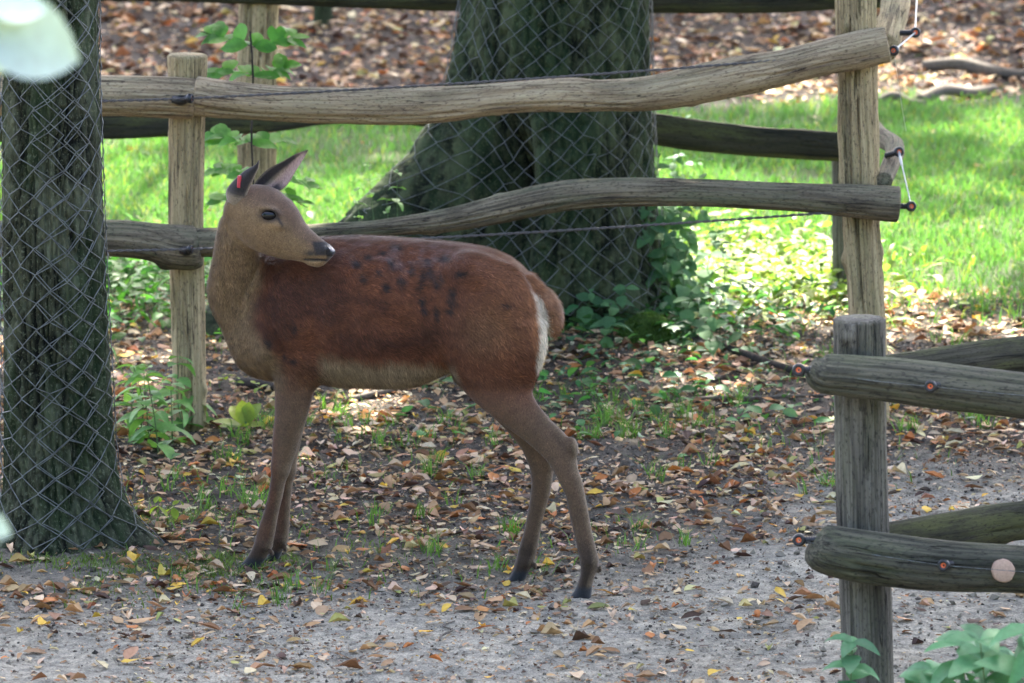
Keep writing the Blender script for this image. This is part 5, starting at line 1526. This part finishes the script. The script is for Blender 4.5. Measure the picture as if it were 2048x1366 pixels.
# foreground nettles at the lower right
g4 = 'nettles in the lower right foreground'
for px_, z_, Y_, k in ((1705, 1285, -2.35, 0),):
    tp_ = at(px_, z_, Y_)
    stem_plant('nettle', 'single bluish green nettle in front of the grey fence post', 'plant', None, tp_[0] + 0.01, Y_, tp_[2] - gz1(tp_[0], Y_), 'nettle_blue', 5, 0.135, (-0.01, 0), 0.72, 0.0035, droop=0.35, face=0.3)
for px_, z_, Y_ in ((1920, 1292, -2.9), (1985, 1310, -3.0), (2060, 1262, -3.2), (2090, 1280, -3.1), (1865, 1340, -2.8), (1960, 1280, -3.1), (2020, 1330, -2.8)):
    tp_ = at(px_, z_, Y_)
    stem_plant('nettle', 'bluish green nettle growing under the near fence rails', 'plant', g4, tp_[0] + 0.01, Y_, tp_[2] - gz1(tp_[0], Y_), 'nettle_blue', 6, 0.175, (-0.01, 0), 0.6, 0.0035, droop=0.3, face=0.35)
# young beech behind the left fence post: sprays of leaves
bx = at(500, 300, 3.4)
sap = thing('sapling', 'young beech sapling with sprays of small oval leaves behind the left fence post', 'sapling', (bx[0], 3.4, gz1(bx[0], 3.4)))
def branch(parent, pts, r, mat='dark_twig', name='branch'):
    C_, _ = smooth_path(pts, [r] * len(pts), 16)
    V, F = wires_tube(C_, r, 5)
    link(name, mesh_np(name, V, F), M[mat], parent)
    return C_
stem_pts = [np.array([bx[0], 3.4, -0.02]), at(508, 420, 3.4), at(503, 280, 3.4), at(506, 150, 3.4), at(500, 62, 3.4)]
branch(sap, stem_pts, 0.004, name='stem')
def spray(pts, Y_, n, L, dY=0.1):
    P_ = [at(x, y, Y_ + dY * i) for i, (x, y) in enumerate(pts)]
    C_ = branch(sap, P_, 0.0018)
    for i in range(n):
        c_ = C_[int((0.12 + 0.85 * i / n) * 15)]
        for s in (-1, 1):
            d = C_[-1] - C_[0]
            yaw = math.atan2(d[1], d[0]) + s * pr.uniform(0.5, 1.0)
            put_leaf(sap, 'beech', c_, yaw, pr.normal(0.15, 0.15), s * 0.2 + pr.normal(0, 0.15), L * pr.uniform(0.75, 1.15), pr.uniform(0.35, 0.9))
spray([(502, 92), (460, 80), (400, 62)], 3.4, 7, 0.091)
spray([(502, 95), (545, 85), (605, 68)], 3.4, 7, 0.085)
spray([(503, 150), (460, 145), (418, 138)], 3.4, 6, 0.081)
spray([(503, 155), (540, 145), (582, 132)], 3.4, 6, 0.081)
spray([(504, 285), (460, 280), (412, 262)], 3.4, 7, 0.078)
spray([(504, 292), (540, 285), (575, 284)], 3.4, 6, 0.078)
spray([(506, 352), (460, 345), (415, 335)], 3.4, 7, 0.072)
spray([(507, 380), (560, 355), (600, 368), (645, 378)], 3.4, 8, 0.062)
spray([(507, 400), (570, 395), (615, 415)], 3.4, 6, 0.062)
spray([(507, 400), (460, 400), (412, 408)], 3.4, 6, 0.068)
# weeds on the buttress root
for px_, py_, h in ((738, 470, 0.33), (720, 480, 0.24), (760, 470, 0.2), (795, 460, 0.30)):
    q = at(px_, 440, 4.0)
    stem_plant('weed', 'thin pale green weed beside the oak\'s spreading root', 'plant', 'weeds beside the oak root', q[0], 4.0, 0.30 + h, 'nettle', 5, 0.07, (pr.normal(0, 0.03), 0.03), 0.55, 0.002, droop=0.1)
for px_, h in ((1370, 0.42), (1385, 0.36)):
    q = at(px_, 400, 7.2)
    stem_plant('weed', 'single pale flowering weed in the meadow behind the lower rail', 'plant', 'pale weeds in the meadow', q[0], 7.2, h, 'nettle_blue', 4, 0.07, (0, 0), 0.4, 0.002, droop=0.1)
# hazel shoot in front of the camera's left edge: only its outermost leaves reach the picture
hz = at(-150, 300, -8.4)
haz = thing('hazel_shoot', 'tall hazel shoot with large pale leaves reaching in front of the netted trunk', 'sapling', (hz[0], -8.4, gz1(hz[0], -8.4)))
stp = [np.array([hz[0] - 0.05, -8.4, -0.02]), np.array([hz[0] - 0.02, -8.4, 1.2]), np.array([hz[0] + 0.0, -8.4, 2.2]), at(-120, -60, -8.4)]
branch(haz, stp, 0.007, 'twig', 'stem')
for (x0, y0, x1, y1, L, roll) in ((-70, 45, 160, 130, 0.165, 0.5), (-50, 0, 80, 25, 0.095, 0.3), (-80, 85, 60, 130, 0.10, 0.6), (-62, 1035, 20, 1075, 0.062, 0.4), (-120, 560, -70, 620, 0.10, 0.3)):
    pa, pb = at(x0 - 70, y0 - 30, -8.4), at(x0, y0, -8.4)
    branch(haz, [stp[-1] if y0 < 100 else np.array([hz[0] - 0.02, -8.4, pa[2]]), pa, pb], 0.0022, 'twig')
    d = at(x1, y1, -8.4) - pb
    put_leaf(haz, 'pale_leaf', pb, 0.15, math.atan2(-d[2], d[0]) - 0.1, roll + 0.6, L)

# ------------------------------------------------------------------ twigs, roots and moss
def stick(label, px0, py0, px1, py1, r, mat, group=None):
    a, b_ = on_ground(px0, py0), on_ground(px1, py1)
    P_ = []
    for t in np.linspace(0, 1, 5):
        q = a * (1 - t) + b_ * t
        q = q + np.array([pr.normal(0, 0.012), pr.normal(0, 0.012), 0]) * (0 if t in (0, 1) else 1)
        q[2] = gz1(q[0], q[1]) + r * 0.9
        P_.append(q)
    o = link('stick', tube('stick', P_, [r, r * 1.05, r * 0.95, r * 0.85, r * 0.5], 40, 10, log_disp(int(px0), 0.10, 0.08, 2)), M[mat])
    tag(o, label, 'stick', group)
stick('grey bark-covered stick under the deer\'s belly', 700, 802, 890, 768, 0.011, 'twig')
stick('short thick dark log behind the deer\'s forelegs', 480, 772, 552, 784, 0.022, 'dark_twig')
stick('dark curved fallen branch beside the near fence rail end', 1450, 715, 1640, 765, 0.016, 'dark_twig')
stick('long thin brown stick in the leaves behind the deer\'s hocks', 1350, 806, 1660, 790, 0.008, 'twig')
g5, l5 = 'thin twigs on the ground', 'thin broken twig lying on the soil'
for a in ((530, 1200, 610, 1188, .004), (880, 1285, 910, 1245, .003), (295, 1335, 312, 1310, .003), (1480, 760, 1600, 830, .004), (1380, 820, 1520, 800, .005), (1500, 830, 1680, 845, .004), (620, 1130, 560, 1140, .003), (1700, 850, 1660, 800, .004), (980, 920, 1040, 905, .004), (1420, 770, 1500, 740, .005), (480, 1215, 560, 1225, .003), (1250, 805, 1340, 815, .004)):
    stick(l5, a[0], a[1], a[2], a[3], a[4], 'dark_twig' if a[4] > .0035 else 'twig', g5)
g6 = 'fallen branches on the far slope'
for a in ((1840, 150, 1990, 130, .030), (1760, 150, 1850, 155, .025), (1850, 95, 2060, 110, .035), (560, 170, 760, 160, .02), (330, 120, 420, 90, .03)):
    a0_, b0_ = on_ground(a[0], a[1], 0.15), on_ground(a[2], a[3], 0.15)
    P_ = [a0_ * (1 - t) + b0_ * t for t in np.linspace(0, 1, 4)]
    for q in P_:
        q[2] = gz1(q[0], q[1]) + a[4] * 0.9
    P_[1][2] += 0.03
    tag(link('fallen_branch', tube('fallen_branch', P_, [a[4]] * 3 + [a[4] * 0.6], 30, 10, log_disp(int(a[0]), 0.1, 0.08, 2)), M['twig']), 'grey fallen branch lying in the leaves of the far slope', 'branch', g6)
# moss cushions
def moss_mound(label, px_, py_, rx_, ry_, h, group=None):
    p = on_ground(px_, py_)
    n = 40
    A = np.linspace(0, 2 * math.pi, n, endpoint=False); Rr = np.linspace(0.0, 1, 16)[1:]
    AA, RR = np.meshgrid(A, Rr, indexing='ij')
    x = p[0] + rx_ * RR * np.cos(AA); y = p[1] + ry_ * RR * np.sin(AA)
    z = gz(x, y) - 0.01 + h * (1 - RR ** 2.2) + 0.02 * (fbm(x * 30, y * 30, 0, 3, 7) - 0.5) * (1 - RR ** 4)
    V = np.stack([x, y, z], -1).reshape(-1, 3)
    k = len(Rr)
    i, j = np.meshgrid(np.arange(n), np.arange(k - 1), indexing='ij')
    i2 = (i + 1) % n
    F = np.stack([i * k + j, i * k + j + 1, i2 * k + j + 1, i2 * k + j], -1).reshape(-1, 4)
    Vc = np.vstack([V, [[p[0], p[1], gz1(p[0], p[1]) - 0.01 + h]]])
    t3 = np.stack([np.arange(n) * k, ((np.arange(n) + 1) % n) * k, np.full(n, len(V))], -1)
    t = thing('moss_cushion', label, 'moss', (p[0], p[1], gz1(p[0], p[1])), group)
    link('mound', mesh_np('mound', Vc, [F, t3]), M['moss'], t)
    g = np.random.default_rng(int(px_))
    q = 2600
    r_, a_ = np.sqrt(g.random(q)) * 0.98, g.uniform(0, 6.28, q)
    fx, fy = p[0] + rx_ * r_ * np.cos(a_), p[1] + ry_ * r_ * np.sin(a_)
    fzz = gz(fx, fy) - 0.012 + h * (1 - r_ ** 2.2)
    V, F, C = blades(fx, fy, g.uniform(0.008, 0.022, q), np.full(q, 0.0016), 0.9, np.array([0.06, 0.115, 0.018]) * g.uniform(0.5, 1.6, (q, 1)), 5)
    V = V.reshape(-1, 5, 3); V[:, :, 2] += (fzz - gz(fx, fy))[:, None]
    f = link('moss_fronds', mesh_np('moss_fronds', V.reshape(-1, 3), F, True, C), M['green_stuff'], t)
    tag(f, kind='stuff')
moss_mound('rounded dark green moss cushion in front of the oak brambles', 1300, 698, 0.135, 0.10, 0.10)
moss_mound('small moss patch beneath the deer\'s tail', 1105, 690, 0.06, 0.07, 0.05)

# ------------------------------------------------------------------ unseen crowns overhead, shaped to shade the clearing and drop sun flecks on chosen spots
tr = np.random.default_rng(99)
crown_leaf = [leaf_arrays(1.0, tr.uniform(0.7, 0.9), tr.uniform(-0.2, 0.3), tr.uniform(0, 0.6), n=4, seed=k) for k in range(4)]
def gp(px_, py_):
    z = 0.0
    for _ in range(12):
        q = on_ground(px_, py_, z)
        z = 0.5 * z + 0.5 * gz1(q[0], q[1])
    q = on_ground(px_, py_, z)
    return (q - SUN * (z / SUN[2]))[:2]
def sun_fleck(x, y):
    """share of the leaves missing above a place, where the sun comes through"""
    f = np.zeros_like(x)
    for (px_, py_, rx_, ry_, a) in ((715, 815, 0.20, 0.45, 1.0), (1560, 565, 0.25, 0.50, 1.0), (1780, 185, 0.7, 0.9, 1.05), (2000, 150, 0.5, 1.3, 1.05), (1900, 75, 0.5, 0.9, 1.05), (1560, 195, 0.40, 0.8, 1.05), (1690, 170, 0.4, 1.2, 1.05), (1000, 190, 0.3, 0.3, 0.8), (285, 545, 0.25, 0.25, 1.0), (950, 1350, 0.22, 0.08, 0.7)):
        q = gp(px_, py_)
        f = np.maximum(f, a * np.exp(-(((x - q[0]) / rx_) ** 2 + ((y - q[1]) / ry_) ** 2) ** 2))
    m_ = sstep(5.4, 6.2, y) * (1 - sstep(10.6, 11.4, y))
    m_ = m_ * sstep(0.40, 0.50, fbm(x * 0.8 + 3, y * 0.8, 0, 3, 203))
    return np.clip(np.maximum(f, 0.99 * m_), 0, 1)
def crown(parent, c, rx_, ry_, rz_, n, size=0.24, seed=0):
    g = np.random.default_rng(seed)
    P_ = g.normal(0, 1, (n, 3)); P_ /= np.linalg.norm(P_, axis=1)[:, None]
    P_ *= (g.random(n) ** 0.45)[:, None]
    P_ = np.array(c) + P_ * np.array([rx_, ry_, rz_])
    clump = fbm(P_[:, 0] * 0.9, P_[:, 1] * 0.9, P_[:, 2] * 0.9, 2, seed)
    ok = clump > 0.30
    s = P_[:, 2] / SUN[2]
    X, Y = P_[:, 0] - SUN[0] * s, P_[:, 1] - SUN[1] * s
    ok &= g.random(n) > sun_fleck(X, Y) * 1.02
    P_ = P_[ok]
    n = len(P_)
    V, F, C = scatter(crown_leaf, P_, g.normal(0, 0.6, n), g.normal(0, 0.6, n), g.uniform(0, 6.28, n), g.uniform(0.7, 1.3, n) * size, np.tile([0.06, 0.13, 0.03], (n, 1)), g.integers(0, 4, n))
    o = link('crown', mesh_np('crown', V, F, True, C), M['crown'], parent)
    tag(o, kind='stuff')
    return o
def limbs(parent, base, z0, targets, r, mat):
    for q in targets:
        a = np.array([base[0], base[1], z0]); b_ = np.array(q)
        link('limb', tube('limb', [a, (a * 0.5 + b_ * 0.5) + np.array([0, 0, 0.3]), b_], [r, r * 0.7, r * 0.25], 24, 10, log_disp(int(abs(b_[0] * 10)) + 3)), M[mat], parent)
crown(OAK_OBJ, (OAK[0] + 0.6, OAK[1] + 0.6, 7.6), 5.4, 5.2, 2.4, 16000, 0.25, 501)
limbs(OAK_OBJ, OAK, 6.2, [(3.2, 4.0, 7.8), (-2.4, 5.6, 7.6), (1.0, 8.2, 8.4), (0.4, 2.0, 8.2), (0.4, 4.6, 9.6)], 0.14, 'bark_oak')
crown(NEAR_TREE_OBJ, (NEAR_TREE[0] + 0.3, NEAR_TREE[1] + 2.6, 6.4), 3.2, 2.6, 1.6, 4200, 0.22, 502)
limbs(NEAR_TREE_OBJ, NEAR_TREE, 5.2, [(-2.9, 2.2, 6.3), (0.4, 2.6, 6.6), (-1.4, 4.4, 7.0)], 0.06, 'bark_near')
def far_tree(label, x, y, r, h, cr, n, seed, leanx=0.0):
    t = thing('tree', label, 'tree', (x, y, gz1(x, y)))
    zs = np.concatenate([np.arange(-0.2, 3, 0.05), np.arange(3, h, 0.3)])
    def rf(A, Z): return (r * (1 - 0.5 * np.clip(Z / h, 0, 1)) + r * 0.5 * np.exp(-np.maximum(Z, 0) / 0.3)) * (1 + 0.05 * np.cos(3 * A))
    link('trunk', trunk_mesh('far_trunk', (x, y), zs + gz1(x, y), 60, rf, oak_c, 7, min(0.015, r * 0.15), seed), M['bark_oak'], t)
    limbs(t, (x, y), h * 0.8, [(x + cr * 0.6, y, h * 1.05), (x - cr * 0.6, y + 0.5, h * 1.05), (x, y - cr * 0.6, h * 1.1), (x, y, h * 1.25)], max(0.03, r * 0.4), 'bark_oak')
    crown(t, (x, y, h * 1.15), cr, cr, h * 0.28, n, 0.28, seed)
    return t
far_tree('thin dark tree stem far beyond the meadow, behind the upper dark rail', at(645, 60, 13.9)[0], 13.9, 0.043, 7.0, 2.6, 2200, 601)
far_tree('tall tree standing out on the right of the meadow', 6.2, 10.5, 0.28, 8.0, 4.2, 5200, 602)
far_tree('tall tree standing out on the left of the meadow', -5.6, 11.5, 0.26, 8.0, 4.6, 6000, 603)
far_tree('tall tree up the leafy slope beyond the meadow', 1.5, 25.5, 0.30, 8.5, 4.8, 6500, 604)
far_tree('second tall tree up the leafy slope, farther left', -6.0, 23.0, 0.27, 8.5, 4.6, 6000, 605)
far_tree('tall tree on the slope beyond the meadow, farther right', 8.5, 22.0, 0.27, 8.5, 4.8, 6500, 606)
far_tree('unseen tall tree added to shade the slope, between two others', -2.2, 20.8, 0.25, 8.5, 4.2, 6500, 608)  # this tree and the next are out of view, added to shade the slope
far_tree('unseen tall tree added to shade the slope, beside the thickest one', 3.4, 19.6, 0.25, 8.5, 4.0, 6000, 609)
far_tree('tall tree right of the near fence', 6.4, 3.0, 0.25, 7.5, 4.0, 5000, 607)

# unseen trees added on the viewer's side to keep the low sky off the clearing
def sky_block_tree(label, x, y, h, rx_, ry_, n, seed):
    t = thing('tree', label, 'tree', (x, y, gz1(x, y)))
    zs = np.concatenate([np.arange(-0.2, 3, 0.1), np.arange(3, h * 0.8, 0.4)])
    link('trunk', trunk_mesh('sky_block_trunk', (x, y), zs + gz1(x, y), 40, lambda A, Z: 0.22 * (1 - 0.4 * np.clip(Z / h, 0, 1)) + 0 * A, oak_c, 7, 0.012, seed), M['bark_oak'], t)
    limbs(t, (x, y), h * 0.5, [(x + rx_ * 0.5, y, h * 0.7), (x - rx_ * 0.5, y, h * 0.7), (x, y + ry_ * 0.5, h * 0.85)], 0.08, 'bark_oak')
    crown(t, (x, y, h * 0.52), rx_, ry_, h * 0.5, n, 0.36, seed)
for lb, x, y, h in (('unseen leafy tree added straight behind the viewer to block low sky', 0.5, -21.5, 9.0), ('unseen leafy tree added behind the viewer to block low sky, left of the middle one', -6.0, -20.0, 9.5), ('unseen leafy tree added behind the viewer to block low sky, right of the middle one', 7.0, -20.0, 9.5), ('unseen leafy tree added beside the viewer to block low sky, left', -10.5, -13.0, 9.0), ('unseen leafy tree added beside the viewer to block low sky, right', 11.0, -12.5, 9.0), ('unseen leafy tree added left of the netted trunk to block low sky', -10.0, -4.0, 9.0), ('unseen leafy tree added right of the near fence to block low sky', 11.5, -4.0, 9.0)):
    sky_block_tree(lb, x, y, h, 4.2, 3.2, 4200, 700 + int(abs(x * 10 + y)))
